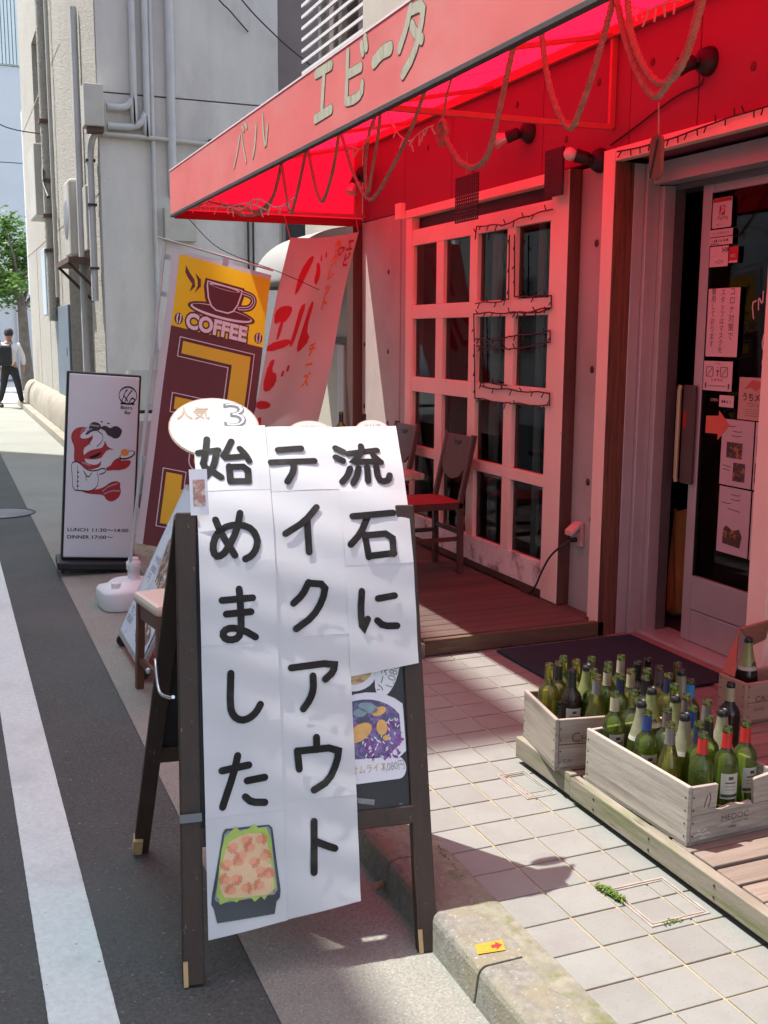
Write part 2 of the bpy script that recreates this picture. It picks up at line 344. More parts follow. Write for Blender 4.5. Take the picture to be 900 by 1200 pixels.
# ---------------------------------------------------------------- measured outlines (metres)
STROKES=[[(-0.21,1.475),(-0.218,1.421),(-0.229,1.385),(-0.201,1.366),(-0.179,1.347)],
[(-0.185,1.432),(-0.197,1.383),(-0.215,1.358),(-0.233,1.341)],
[(-0.238,1.428),(-0.181,1.434)],
[(-0.14,1.466),(-0.155,1.434),(-0.17,1.408),(-0.135,1.409),(-0.105,1.414)],
[(-0.118,1.44),(-0.104,1.42),(-0.095,1.397)],
[(-0.154,1.38),(-0.154,1.333)],
[(-0.154,1.377),(-0.101,1.378),(-0.103,1.332)],
[(-0.154,1.333),(-0.102,1.332)],
[(-0.007,1.433),(0.061,1.435)],
[(-0.032,1.392),(0.096,1.393)],
[(0.034,1.39),(0.03,1.358),(0.009,1.327)],
[(0.164,1.435),(0.186,1.42)],
[(0.161,1.404),(0.181,1.391)],
[(0.199,1.365),(0.189,1.342),(0.17,1.322)],
[(0.242,1.439),(0.24,1.417)],
[(0.2,1.413),(0.289,1.424)],
[(0.238,1.414),(0.225,1.398),(0.21,1.384),(0.253,1.384),(0.294,1.382)],
[(0.274,1.405),(0.294,1.381)],
[(0.224,1.364),(0.216,1.338),(0.202,1.317)],
[(0.25,1.365),(0.247,1.322)],
[(0.278,1.367),(0.277,1.334),(0.288,1.318),(0.309,1.322),(0.315,1.338)],
[(-0.204,1.22),(-0.192,1.182),(-0.157,1.116)],
[(-0.135,1.235),(-0.146,1.188),(-0.18,1.128),(-0.203,1.112),(-0.217,1.126),(-0.214,1.159),(-0.196,1.187),(-0.168,1.202),(-0.132,1.202),(-0.103,1.187),(-0.091,1.158),(-0.097,1.131),(-0.111,1.112),(-0.129,1.104)],
[(0.085,1.245),(0.046,1.203),(-0.011,1.171)],
[(0.054,1.207),(0.052,1.116)],
[(0.188,1.215),(0.308,1.219)],
[(0.232,1.211),(0.206,1.163),(0.173,1.131)],
[(0.218,1.16),(0.223,1.094)],
[(0.22,1.157),(0.299,1.16),(0.296,1.099)],
[(0.223,1.096),(0.298,1.101)],
[(-0.2,0.994),(-0.115,0.997)],
[(-0.19,0.956),(-0.122,0.959)],
[(-0.151,1.023),(-0.15,0.961),(-0.151,0.913),(-0.16,0.889),(-0.184,0.884),(-0.202,0.894),(-0.2,0.911),(-0.179,0.919),(-0.145,0.91),(-0.113,0.889)],
[(0.044,1.031),(0.026,0.999),(-0.003,0.975)],
[(0.042,1.029),(0.092,1.023),(0.081,0.979),(0.05,0.935),(-0.0,0.904)],
[(0.194,0.998),(0.187,0.945),(0.189,0.887),(0.206,0.919)],
[(0.24,0.975),(0.29,0.981)],
[(0.234,0.913),(0.251,0.897),(0.291,0.895)],
[(-0.02,0.798),(0.104,0.805),(0.099,0.78),(0.073,0.76)],
[(0.039,0.772),(0.038,0.735),(0.027,0.708),(0.007,0.684)],
[(-0.186,0.795),(-0.193,0.706),(-0.185,0.68),(-0.166,0.667),(-0.143,0.671),(-0.123,0.686),(-0.11,0.706)],
[(-0.223,0.539),(-0.151,0.548)],
[(-0.179,0.575),(-0.193,0.526),(-0.226,0.445)],
[(-0.157,0.507),(-0.11,0.512)],
[(-0.164,0.465),(-0.149,0.45),(-0.113,0.446)],
[(0.038,0.605),(0.037,0.572)],
[(-0.016,0.573),(-0.014,0.524)],
[(-0.016,0.572),(0.099,0.574),(0.091,0.533),(0.065,0.486),(0.023,0.465)],
[(0.018,0.382),(0.009,0.25)],
[(0.022,0.328),(0.051,0.314),(0.07,0.306)]]
AWN_LETTERS=[[(6.204,2.688),(6.256,2.615),(6.342,2.537)],[(6.165,2.691),(6.131,2.615),(6.075,2.531)],[(6.147,2.732),(6.111,2.703)],[(6.086,2.737),(6.05,2.708)],[(5.856,2.686),(5.882,2.596),(5.928,2.536)],[(5.724,2.714),(5.721,2.628),(5.678,2.539),(5.634,2.645)],[(4.846,2.737),(4.641,2.732)],[(4.735,2.724),(4.77,2.557)],[(4.859,2.545),(4.643,2.549)],[(4.431,2.737),(4.439,2.641),(4.452,2.545)],[(4.426,2.649),(4.279,2.646)],[(4.443,2.543),(4.351,2.534),(4.271,2.545),(4.263,2.577)],[(4.272,2.73),(4.256,2.697)],[(4.233,2.748),(4.217,2.707)],[(4.133,2.633),(4.053,2.651),(3.968,2.647)],[(3.778,2.74),(3.815,2.682),(3.879,2.624)],[(3.778,2.733),(3.661,2.724),(3.683,2.65),(3.748,2.57),(3.844,2.527)],[(3.764,2.679),(3.732,2.643),(3.676,2.61)]]
ROPES=[[(2.25,3.905,2.81),(2.25,3.848,2.606),(2.25,3.762,2.447),(2.25,3.657,2.351),(2.25,3.59,2.407),(2.25,3.512,2.52),(2.25,3.449,2.636),(2.25,3.393,2.75)],[(2.25,3.383,2.747),(2.25,3.315,2.59),(2.25,3.22,2.444),(2.25,3.128,2.363),(2.25,3.066,2.391),(2.25,2.99,2.436),(2.25,2.938,2.526),(2.25,2.897,2.628)],[(2.25,3.315,2.729),(2.25,3.28,2.596),(2.25,3.193,2.466),(2.25,3.098,2.398),(2.25,3.032,2.418),(2.25,2.96,2.493),(2.25,2.914,2.633)],[(2.15,3.907,2.743),(2.15,3.97,2.623),(2.15,4.041,2.474),(2.15,4.13,2.321),(2.15,4.253,2.283),(2.15,4.386,2.323),(2.15,4.492,2.403),(2.15,4.556,2.457)],[(2.0,4.401,2.66),(2.0,4.588,2.488),(2.0,4.803,2.352),(2.0,5.006,2.248),(2.0,5.132,2.246),(2.0,5.313,2.38),(2.0,5.452,2.548),(2.0,5.53,2.646)],[(2.0,4.956,2.643),(2.0,4.988,2.516),(2.0,5.064,2.368),(2.0,5.12,2.261),(2.0,5.156,2.38),(2.0,5.111,2.536),(2.0,5.022,2.62)],[(1.9,5.254,2.592),(1.9,5.33,2.439),(1.9,5.437,2.318),(1.9,5.532,2.268),(1.9,5.63,2.349),(1.9,5.714,2.493),(1.9,5.771,2.599)],[(1.9,5.771,2.599),(1.9,5.864,2.469),(1.9,5.993,2.323),(1.9,6.092,2.263),(1.9,6.171,2.39),(1.9,6.251,2.568)],[(1.85,6.086,2.542),(1.85,6.228,2.394),(1.85,6.41,2.341),(1.85,6.678,2.329),(1.85,6.943,2.387),(1.85,7.462,2.453),(1.85,7.892,2.522)],[(1.85,6.087,2.519),(1.85,6.3,2.354),(1.85,6.543,2.305),(1.85,6.946,2.334),(1.85,7.275,2.405)]]
FAIRY=[[(1.75,7.867,2.473),(1.75,7.22,2.45),(1.75,6.67,2.333),(1.75,6.276,2.356),(1.75,5.845,2.263),(1.75,5.534,2.278)],[(1.75,8.097,2.485),(1.75,7.595,2.468),(1.75,7.06,2.389),(1.75,6.467,2.352),(1.75,6.064,2.272)],[(2.2,5.405,2.767),(2.2,5.265,2.616),(2.2,5.088,2.526),(2.2,4.963,2.538),(2.2,4.864,2.549),(2.2,4.786,2.548)],[(2.0,5.439,2.512),(2.0,5.351,2.524),(2.0,5.205,2.493),(2.0,5.066,2.568),(2.0,5.022,2.647)],[(2.6,3.971,2.947),(2.6,3.906,2.897),(2.6,3.798,2.859),(2.6,3.694,2.82),(2.6,3.603,2.817),(2.6,3.474,2.798)],[(2.2,4.821,2.734),(2.2,4.637,2.789),(2.2,4.467,2.876),(2.2,4.344,2.864),(2.2,4.04,2.774),(2.2,3.772,2.755),(2.2,3.651,2.775)]]
FRAME_WIRES=[[(3.088,5.17,2.247),(3.088,5.43,2.237),(3.088,5.749,2.216),(3.088,6.063,2.24),(3.088,6.08,2.155)],[(3.088,6.063,1.771),(3.088,5.728,1.777),(3.088,5.635,1.783),(3.088,5.643,2.155)],[(3.088,5.582,2.15),(3.088,5.567,1.799),(3.088,5.405,1.789),(3.088,5.155,1.794),(3.088,5.151,1.726),(3.088,5.47,1.705),(3.088,6.081,1.712),(3.088,6.065,1.525),(3.088,6.042,1.186),(3.088,5.586,1.179),(3.088,5.138,1.194),(3.088,5.142,1.261),(3.088,5.517,1.259),(3.088,5.971,1.261),(3.088,5.972,1.284),(3.088,5.628,1.288)],[(3.088,6.054,1.553),(3.088,5.754,1.546),(3.088,5.606,1.568),(3.088,5.156,1.599),(3.088,5.153,1.541),(3.088,5.602,1.494),(3.088,6.039,1.507)],[(3.088,5.613,1.704),(3.088,5.266,1.707),(3.088,5.163,1.716)]]
CASING_WIRE=[(3.115,4.621,2.466),(3.115,4.472,2.459),(3.115,4.323,2.459),(3.115,4.182,2.46),(3.115,4.049,2.469),(3.115,3.923,2.476),(3.115,3.802,2.483),(3.115,3.687,2.484),(3.115,3.577,2.486)]
WALL_CABLE=[(3.165,4.054,2.697),(3.165,4.077,2.67),(3.165,4.209,2.66),(3.165,4.361,2.626),(3.165,4.551,2.573),(3.165,4.756,2.521)]
CORD=[(3.1,4.834,0.498),(3.1,4.899,0.439),(3.1,4.964,0.365),(3.1,5.048,0.265),(3.1,5.134,0.168),(3.1,5.207,0.107)]
BENTO= {'tray': [(-0.222, 0.388), (-0.105, 0.387), (-0.097, 0.378), (-0.084, 0.216), (-0.087, 0.196), (-0.096, 0.188), (-0.103, 0.156), (-0.255, 0.152), (-0.262, 0.188), (-0.268, 0.2), (-0.265, 0.223), (-0.229, 0.378)], 'rim': [(-0.217, 0.382), (-0.108, 0.383), (-0.102, 0.376), (-0.092, 0.217), (-0.101, 0.206), (-0.246, 0.2), (-0.259, 0.211), (-0.225, 0.375)], 'green': [(-0.224, 0.368), (-0.209, 0.379), (-0.194, 0.392), (-0.183, 0.378), (-0.162, 0.382), (-0.144, 0.392), (-0.134, 0.381), (-0.113, 0.382), (-0.102, 0.35), (-0.1, 0.303), (-0.098, 0.25), (-0.095, 0.223), (-0.104, 0.218), (-0.105, 0.206), (-0.116, 0.212), (-0.128, 0.195), (-0.137, 0.206), (-0.154, 0.194), (-0.165, 0.206), (-0.195, 0.203), (-0.202, 0.198), (-0.218, 0.206), (-0.246, 0.197), (-0.246, 0.212), (-0.254, 0.219), (-0.248, 0.255), (-0.243, 0.295), (-0.233, 0.341)], 'rice': [(-0.213, 0.353), (-0.187, 0.365), (-0.162, 0.37), (-0.129, 0.368), (-0.113, 0.351), (-0.108, 0.309), (-0.104, 0.262), (-0.102, 0.221), (-0.117, 0.208), (-0.153, 0.208), (-0.195, 0.209), (-0.234, 0.214), (-0.244, 0.238), (-0.241, 0.284), (-0.228, 0.323)]}
SHRIMP= [(-0.203, 0.34), (-0.169, 0.354), (-0.13, 0.352), (-0.183, 0.315), (-0.151, 0.297), (-0.12, 0.308), (-0.223, 0.299), (-0.19, 0.301), (-0.228, 0.259), (-0.201, 0.259), (-0.134, 0.271), (-0.114, 0.26), (-0.176, 0.232), (-0.139, 0.234), (-0.215, 0.231), (-0.158, 0.333)]
LOB={'claw':[(0.268,0.282),(0.143,0.285),(0.062,0.312),(0.051,0.352),(0.107,0.393),(0.1,0.454),(0.121,0.481),(0.291,0.488),(0.251,0.454),(0.228,0.4),(0.302,0.379),(0.356,0.352),(0.365,0.321),(0.317,0.339),(0.224,0.348),(0.178,0.339),(0.203,0.318),(0.258,0.298)],'head':[(0.213,0.447),(0.304,0.413),(0.398,0.4),(0.492,0.393),(0.528,0.373),(0.533,0.348),(0.558,0.37),(0.582,0.386),(0.688,0.4),(0.583,0.398),(0.524,0.427),(0.496,0.447),(0.402,0.457),(0.289,0.457)],'jaw':[(0.195,0.461),(0.291,0.478),(0.386,0.488),(0.461,0.481),(0.497,0.457),(0.484,0.495),(0.406,0.508),(0.312,0.514),(0.221,0.497)],'claw2':[(0.557,0.501),(0.631,0.488),(0.667,0.461),(0.741,0.44),(0.805,0.443),(0.768,0.459),(0.836,0.454),(0.93,0.454),(0.914,0.481),(0.859,0.501),(0.765,0.511),(0.671,0.511),(0.584,0.518)],'tail':[(0.208,0.63),(0.321,0.627),(0.472,0.619),(0.565,0.603),(0.638,0.579),(0.732,0.569),(0.79,0.583),(0.78,0.603),(0.801,0.627),(0.784,0.654),(0.74,0.673),(0.666,0.688),(0.59,0.678),(0.55,0.65),(0.417,0.648),(0.304,0.645)],'glass':[(0.294,0.285),(0.341,0.251),(0.451,0.257),(0.483,0.285),(0.428,0.301),(0.352,0.302),(0.271,0.328),(0.248,0.318),(0.314,0.298)],'wine':[(0.464,0.278),(0.538,0.268),(0.604,0.285),(0.663,0.268),(0.727,0.272),(0.782,0.291),(0.768,0.312),(0.74,0.332),(0.676,0.34),(0.615,0.327),(0.569,0.321),(0.533,0.298),(0.483,0.291)],'moust':[(0.307,0.446),(0.4,0.43),(0.5,0.411),(0.468,0.435),(0.364,0.453)],'coat':[(0.091,0.476),(0.073,0.497),(0.093,0.549),(0.102,0.626),(0.22,0.63),(0.36,0.633),(0.452,0.606),(0.475,0.565),(0.559,0.524),(0.545,0.499),(0.407,0.522),(0.282,0.514),(0.166,0.472)],'hat':[(0.339,0.379),(0.3,0.352),(0.355,0.339),(0.428,0.301),(0.505,0.321),(0.5,0.352),(0.423,0.386)]}
LOBL={'coat':[[(0.091,0.476),(0.066,0.495),(0.089,0.549),(0.103,0.627),(0.22,0.63)],[(0.091,0.476),(0.166,0.472),(0.282,0.514),(0.407,0.522),(0.545,0.499),(0.57,0.524),(0.477,0.538)],[(0.22,0.63),(0.36,0.633),(0.452,0.606),(0.467,0.562),(0.442,0.53)],[(0.245,0.522),(0.316,0.56),(0.367,0.53)],[(0.276,0.535),(0.291,0.573)],[(0.16,0.495),(0.17,0.625)]],'hat':[[(0.324,0.378),(0.292,0.356),(0.351,0.34)],[(0.428,0.301),(0.508,0.321),(0.5,0.356),(0.423,0.386)]]}
# ================================================================ ground, road, gutter, kerb, sidewalk
def sheet(name, x0, x1, y0, y1, z, m):
    o = MB().add([(x0, y0, z), (x1, y0, z), (x1, y1, z), (x0, y1, z)], [(0, 1, 2, 3)]).build(name, m); return struct(o)
sheet('ground', -120, 120, -80, 200, -.125, m_ground)
sheet('road', -4.2, .68, -25, 27.5, -.104, m_asphalt)
sheet('gutter', .68, 1.19, -25, 8.7, -.1, m_gutter)
sheet('gutter', .68, 1.62, 8.7, 27.5, -.1, m_gutter)
sheet('alley', 1.62, 7, 8.7, 14.6, -.102, m_gutter)
sheet('far_pavement', .2, 12, 27.9, 40, -.108, mat('pale far pavement', (.45, .43, .4), .9, .08, 1))
rl_ = MB(); jr = random.Random(5); ny = 2200
ed = [(.15+jr.uniform(-.0006, .0006), .312+jr.uniform(-.0006, .0006)) for k in range(ny+1)]
def ly_(v): return -5+v*32.4
rl_.add([(ed[k][j], ly_((k/ny)**1.6), -.0995) for k in range(ny+1) for j in (0, 1)], [(2*k, 2*k+1, 2*k+3, 2*k+2) for k in range(ny)]); struct(rl_.build('road_line', m_line))
# manhole in the road, across the gutter edge
mh = thing('manhole_cover', 'round grey iron manhole cover set across the asphalt edge', 'manhole cover', (.44, 10.55, -.1))
MB().lathe([(.001, .004), (.27, .004), (.275, .0)], n=40).build('lid', mat('worn iron', (.17, .17, .18), .5, .3, 30, .8, 60, metal=.3), mh)
MB().lathe([(.282, 0), (.282, .006), (.3, .006), (.3, 0)], n=40, cap=False).build('rim', m_black, mh)
# kerb stones
kerb = struct(thing('kerb', None, None, (1.165, 2, -.11)))
y = 2.2-.6*3
while y < 8.5:
    x0 = 1.166+rnd.uniform(-.001, .001)
    MB(kerb).prism([(1.325, y+.003, -.115), (x0-.012, y+.003, -.115), (x0, y+.003, -.022), (x0+.006, y+.003, -.009), (x0+.019, y+.003, -.001), (1.325, y+.003, 0)], (0, .594, 0)).build('kerb_stone', m_kerb, kerb, bevel=.003); y += .6
k2 = MB(kerb)
def mort(u, v): 
    x = 1.296+u*.067+(.01*sin(v*170)+.007*sin(v*391))*(1-u); return (x, .4+v*8.1, .0004+.003*sin(u*pi)+.0015*sin(v*211+u*5)*sin(v*57)*sin(u*pi))
k2.grid(mort, 6, 400).build('mortar_joint', m_mortar, kerb)
# sidewalk with its tiles
side = struct(MB().box(1.345, 3.6, -2, 8.65, -.12, -.0045).build('sidewalk', m_joint))
T = .1445; bm_t = MB()
bm_t.box(-T/2, T/2, -T/2, T/2, -.012, 0); tile0 = None
for i in range(14):
    for r in range(-40, 12):
        cx = 1.361+.15*(i+.5); cy_ = 2.765-.15*(r+.5)
        if cy_ < 1.35 or cy_ > 8.6: continue
        if cx > 2.02 and cy_ < 3.1: continue
        if cy_ > 4.75 and cx > 2.2: continue
        if cy_ > 4.75 and i > 3: continue
        if cx > 2.6 and 3.85 < cy_ < 4.55: continue
        if cx > 2.95 and cy_ < 3.4: continue
        if tile0 is None: t = tile0 = bm_t.build('tile', m_tile, side, bevel=.003)
        else: t = tile0.copy(); C.objects.link(t)
        t.location = (cx+rnd.uniform(-.0008, .0008), cy_+rnd.uniform(-.0008, .0008), rnd.uniform(-.0008, .0008)); t.rotation_euler = (rnd.uniform(-.003, .003), rnd.uniform(-.003, .003), rnd.uniform(-.003, .003))
def cover(x0, x1, y0, y1, label):
    o = thing('drain_cover', label, 'drain cover', ((x0+x1)/2, (y0+y1)/2, 0))
    m = MB(o)
    for a in ((x0, x1, y0, y0+.007), (x0, x1, y1-.007, y1), (x0, x0+.007, y0+.007, y1-.007), (x1-.007, x1, y0+.007, y1-.007)): m.box(*a, -.004, .0035)
    m.build('rim', m_rimmetal, o); m = MB(o)
    x0 += .011; x1 -= .011; y0 += .011; y1 -= .011
    for a in ((x0, x1, y0, y0+.005), (x0, x1, y1-.005, y1), (x0, x0+.005, y0+.005, y1-.005), (x1-.005, x1, y0+.005, y1-.005)): m.box(*a, -.004, .003)
    m.build('lid_edge', m_rimmetal, o)
cover(1.684, 1.878, 2.19, 2.405, 'square tile-filled drain cover with metal rim beside the grass tuft')
cover(1.775, 1.89, 3.02, 3.24, 'narrow tile-filled cover with metal rim at the end of the pallet')
# grass tufts in the joints
def tuft(spots, label, n, h):
    m = MB()
    for k in range(n):
        (ax, ay), (bx, by) = spots; t = rnd.random(); x = ax+(bx-ax)*t+rnd.uniform(-.01, .01); y_ = ay+(by-ay)*t+rnd.uniform(-.01, .01)
        a = rnd.uniform(0, 2*pi); l = h*rnd.uniform(.4, 1.1); dx, dy = cos(a)*l*.7, sin(a)*l*.7; wx, wy = -sin(a)*.003, cos(a)*.003
        m.add([(x-wx, y_-wy, 0), (x+wx, y_+wy, 0), (x+dx*.5+wx, y_+dy*.5+wy, l*.7), (x+dx, y_+dy, l*rnd.uniform(.5, .9)), (x+dx*.5-wx, y_+dy*.5-wy, l*.7)], [(0, 1, 2, 3, 4)])
    o = m.build('grass_tuft', mat('weed leaf', (.1, .2, .03), .6, .3, 40, trans=.3, col2=(.3, .32, .09), lo=.5, hi=.6, scale2=50)); return tag(o, label, 'grass', kind='stuff')
tuft(((1.672, 2.43), (1.685, 2.33)), 'green weeds growing from a pavement joint beside the drain cover', 220, .02)
tuft(((1.72, 2.19), (1.79, 2.197)), 'tiny dry weeds along the front rim of the drain cover', 50, .008)
tuft(((1.345, 2.95), (1.33, 2.6)), 'thin moss along the kerb behind the sign foot', 120, .007)
# sticker on the kerb
st = thing('kerb_sticker', 'yellow sticker with a red arrow on the kerb top', 'sticker', (1.234, 2.267, .001))
def sfn(a, b, l): return (a, b, .0012+l)
P = [(-.034, .022), (.046, .02), (.03, -.027), (-.044, -.018)]
printed('sticker_sheet', [P], sfn, mat('yellow sticker', (.5, .26, .02), .5, .05, 20), st)
def uv(a, b): return ((P[3][0]+(P[2][0]-P[3][0])*a)*(1-b)+(P[0][0]+(P[1][0]-P[0][0])*a)*b, (P[3][1]+(P[2][1]-P[3][1])*a)*(1-b)+(P[0][1]+(P[1][1]-P[0][1])*a)*b)
printed('arrow_print', [[uv(*q) for q in ((.55, .35), (.72, .35), (.7, .12), (.95, .5), (.72, .9), (.72, .65), (.55, .65))]], sfn, m_red, st, lift=.0006)
strokes('letter_print', [[uv(*q) for q in ((.38, .75), (.28, .88), (.16, .7), (.14, .4), (.24, .18), (.38, .25), (.39, .48), (.28, .5))]], .007, sfn, m_orange, st, lift=.0006)
# dead leaf by the kerb
lf = MB().grid(lambda u, v: (1.128+.04*u, 2.79+.03*v, -.094+.016*(abs(v-.5)*2)**2+.01*u), 5, 5)
single(lf, 'fallen_leaf', mat('dry leaf', (.3, .19, .1), .8, .2, 30), 'dry brown leaf lying in the gutter against the kerb', 'leaf')

# ================================================================ low pallet deck with its planks and edge boards
low = thing('pallet_deck', 'low weathered timber deck with mossy edge board under the wine crates', 'deck', (2.4, 2.2, 0))
yy = 1.25
while yy < 3.3:
    wdt = rnd.choice((.088, .094, .09)); MB(low).box(1.935+rnd.uniform(0, .012), 3.12, yy, yy+wdt, .068, .09+rnd.uniform(-.002, .002)).build('plank', m_pallet, low, bevel=.004)
    yy += wdt+rnd.uniform(.006, .014)
for xx in (2.0, 2.5, 3.0): MB(low).box(xx, xx+.05, 1.3, 3.25, .015, .067).build('joist', m_darkwood, low)
MB(low).box(1.895, 1.932, 1.2, 2.945, .022, .094).build('edge_board', m_palletmoss, low, bevel=.004)
MB(low).box(1.9, 1.928, 2.95, 3.33, .022, .1).build('edge_board', m_palletmoss, low, bevel=.004)
MB(low).box(1.93, 2.6, 3.29, 3.325, .02, .085).build('edge_board', m_deckside, low, bevel=.004)
nl = MB(low)
for yy in (1.6, 1.9, 2.2, 2.5, 2.8): nl.lathe([(.0035, -.002), (.0035, .001)], (1.8945, yy, .075), 8, 'x'); nl.lathe([(.0035, -.002), (.0035, .001)], (1.8945, yy, .04), 8, 'x')
nl.build('nail', m_black, low)['kind'] = 'stuff'

# ================================================================ terrace deck in front of the windows
dk = thing('terrace_deck', 'dark red stained timber terrace floor in front of the pink windows', 'deck', (2.65, 6.4, 0))
yy = 4.69
while yy < 8.2:
    MB(dk).box(2.1+rnd.uniform(-.004, .004), 3.095, yy, yy+.092, .066, .09+rnd.uniform(-.0015, .0015)).build('plank', m_deck, dk, bevel=.003); yy += .096
MB(dk).box(2.13, 3.17, 4.652, 4.686, .005, .084).build('edge_board', m_deckside, dk, bevel=.004)
MB(dk).box(2.07, 2.098, 4.7, 8.2, .005, .086).build('edge_board', m_deckside, dk, bevel=.004)
MB(dk).box(2.085, 2.128, 4.645, 4.69, .0, .07).build('post_block', m_crate, dk, bevel=.004)
MB(dk).box(3.097, 3.168, 4.74, 5.03, .066, .089).build('plank', m_deck, dk, bevel=.003)
# door mat
dm = MB().box(2.5, 3.3, 3.78, 4.6, 0.001, .016)
single(dm, 'door_mat', m_mat, 'large dark navy door mat in front of the sliding door', 'door mat', bevel=.005)
# ================================================================ the restaurant
XF = 3.18
shop = thing('restaurant_building', 'restaurant front with pink window frames and sliding glass door under a red awning', 'building', (3.18, 5.2, 0))
def sb(name, m, *boxes, bevel=0, parent=shop):
    mb = MB(shop)
    for b in boxes: mb.box(*b)
    return mb.build(name, m, parent, bevel=bevel)
sb('wall_panel', m_conc, (XF, 3.4, 7.476, 8.26, 0, 2.46), bevel=.004)
sb('wall_panel', m_conc, (XF+.004, 3.4, 7.19, 7.47, 0, 2.46), bevel=.004)
sb('wall_panel', m_conc, (XF, 3.34, 4.76, 5.03, 0, 2.44), bevel=.003)
sb('wall_panel', m_conc, (XF, 3.34, -2, 3.42, 0, 2.44))
# upper wall with the red awning light in its colour, in cast panels with joints
ys = [-2, 1.2, 2.65, 4.1, 4.62, 5.45, 6.62, 7.4, 8.26]
for a, b in zip(ys[:-1], ys[1:]):
    sb('wall_panel', m_upper, (XF-.002, 3.4, a+.003, b-.003, 2.445 if b < 5.2 else 2.465, 3.15), bevel=.003)
up_w = sb('upper_wall', m_cream, (XF, 3.4, -2, 8.26, 3.153, 9))
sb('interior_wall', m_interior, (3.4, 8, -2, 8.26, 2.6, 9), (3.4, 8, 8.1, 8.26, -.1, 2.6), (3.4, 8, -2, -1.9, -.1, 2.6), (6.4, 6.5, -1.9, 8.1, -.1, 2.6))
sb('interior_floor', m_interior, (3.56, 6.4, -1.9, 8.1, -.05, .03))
sb('corner_post', m_darkwood, (3.1, 3.179, 8.262, 8.4, 0, 2.5), (3.18, 3.4, 8.262, 8.4, 0, 3.1))
th_ = MB(shop)
for y_, z in ((7.7, 2.05), (7.7, 1.45), (7.7, .9), (8.2, 1.5), (8.2, 1.0), (4.87, 2.05), (4.87, 1.4), (4.87, .8), (4.82, .6), (4.45, 2.85), (4.9, 2.85), (5.75, 2.9), (6.3, 2.6), (4.15, 2.98), (7.0, 2.85), (5.2, 2.62), (3.75, 2.68)):
    th_.lathe([(.0, -.0015), (.016, -.0015), (.018, .0005), (.02, .0005)], (XF-.0025, y_, z), 14, 'x')
th_.build('tie_hole', m_darkwood, shop)['kind'] = 'stuff'

# --- window wall
XW = 3.107
win = sb('window', m_pink, (3.1, 3.176, 5.03, 5.2, .092, 2.44), bevel=.004)          # heavy right post
sb('post_side', m_darkwood, (3.104, 3.178, 5.024, 5.0295, .092, 2.438), parent=win)
sb('casing', m_pink, (3.095, 3.17, 5.202, 7.19, 2.39, 2.445), bevel=.003, parent=win)
sb('casing', m_pink, (3.1, 3.2, 7.09, 7.188, .092, 2.388), bevel=.003, parent=win)
sb('casing_block', m_pink, (3.06, 3.1, 7.2, 7.3, 2.39, 2.5), bevel=.003, parent=win)
sb('gap_shade', m_black, (3.16, 3.19, 5.2, 7.09, 2.305, 2.389), parent=win)  # black strip paints the shade in the gap above the sashes
cols = [(6.69, 7.075), (6.19, 6.58), (5.7, 6.08), (5.215, 5.6)]
rows = [(.295, .728), (.795, 1.18), (1.285, 1.69), (1.785, 2.195)]
def sash(ya, yb, cc, xo):
    for z0, z1 in ((2.195, 2.303), (1.69, 1.785), (1.18, 1.285), (.728, .795)):
        sb('rail', m_pink, (xo, xo+.05, ya, yb, z0, z1), bevel=.003, parent=win)
    sb('rail', m_pinkworn, (xo, xo+.05, ya, yb, .135, .295), bevel=.003, parent=win)
    yss = [ya]+[e for c_ in sorted(cc) for e in c_]+[yb]
    for y0, y1 in zip(yss[::2], yss[1::2]):
        for z0, z1 in rows: sb('stile', m_pink, (xo+.001, xo+.049, y0, y1, z0+.0005, z1-.0005), bevel=.003, parent=win)
    for y0, y1 in cc:
        for z0, z1 in rows: MB(shop).add([(xo+.03, y0-.004, z0-.004), (xo+.03, y1+.004, z0-.004), (xo+.03, y1+.004, z1+.004), (xo+.03, y0-.004, z1+.004)], [(0, 3, 2, 1)]).build('pane', m_pane, win, raw=True)
sash(6.135, 7.089, cols[:2], 3.108); sash(5.201, 6.133, cols[2:], 3.104)
sb('sill', m_darkwood, (3.108, 3.17, 5.201, 7.09, .091, .134), parent=win)
# pale strips added behind the glass in place of street reflections
cur = MB()
for y0, y1, x in ((5.93, 6.06, 3.2), (5.45, 5.53, 3.22), (6.3, 6.4, 3.22), (6.75, 6.82, 3.24)):
    cur.grid(lambda u, v: (x+.012*sin(u*22), y0+(y1-y0)*u, .15+2.1*v), 24, 1)
single(cur, 'curtain', mat('grey curtain', (.7, .68, .66), .8, .1, 4), 'grey curtain strips hanging behind the window panes', 'curtain')
# --- door case
dr = sb('door', m_alu, (3.39, 3.46, 4.6, 4.69, .0, 2.32), bevel=.003)
sb('casing', m_pink, (3.13, 3.179, 4.66, 4.758, .0, 2.489), bevel=.002, parent=dr); sb('casing_side', m_rawwood, (3.134, 3.2, 4.652, 4.6595, 0, 2.427), parent=dr)
sb('casing', m_pink, (3.128, 3.179, 3.42, 4.651, 2.428, 2.49), bevel=.003, parent=dr)
sb('casing', m_pink, (3.128, 3.179, 3.42, 3.535, 0, 2.427), bevel=.003, parent=dr)
sb('jamb', m_rawwood, (3.2, 3.245, 4.655, 4.758, 0, 2.427), parent=dr)
sb('jamb', m_alu, (3.247, 3.31, 4.656, 4.758, 0, 2.427), bevel=.003, parent=dr); sb('jamb', m_alu, (3.312, 3.389, 4.635, 4.758, 0, 2.427), bevel=.003, parent=dr)
sb('track', m_aludark, (3.462, 3.52, 4.6, 4.66, 0, 2.32), parent=dr)
sb('header', m_alu, (3.34, 3.45, 3.42, 4.629, 2.325, 2.427), bevel=.003, parent=dr)
sb('header', m_aludark, (3.46, 3.6, 3.42, 4.69, 2.3, 2.427), parent=dr)
sb('sill', m_alu, (3.36, 3.62, 3.3, 4.63, -.004, .022), bevel=.004, parent=dr)
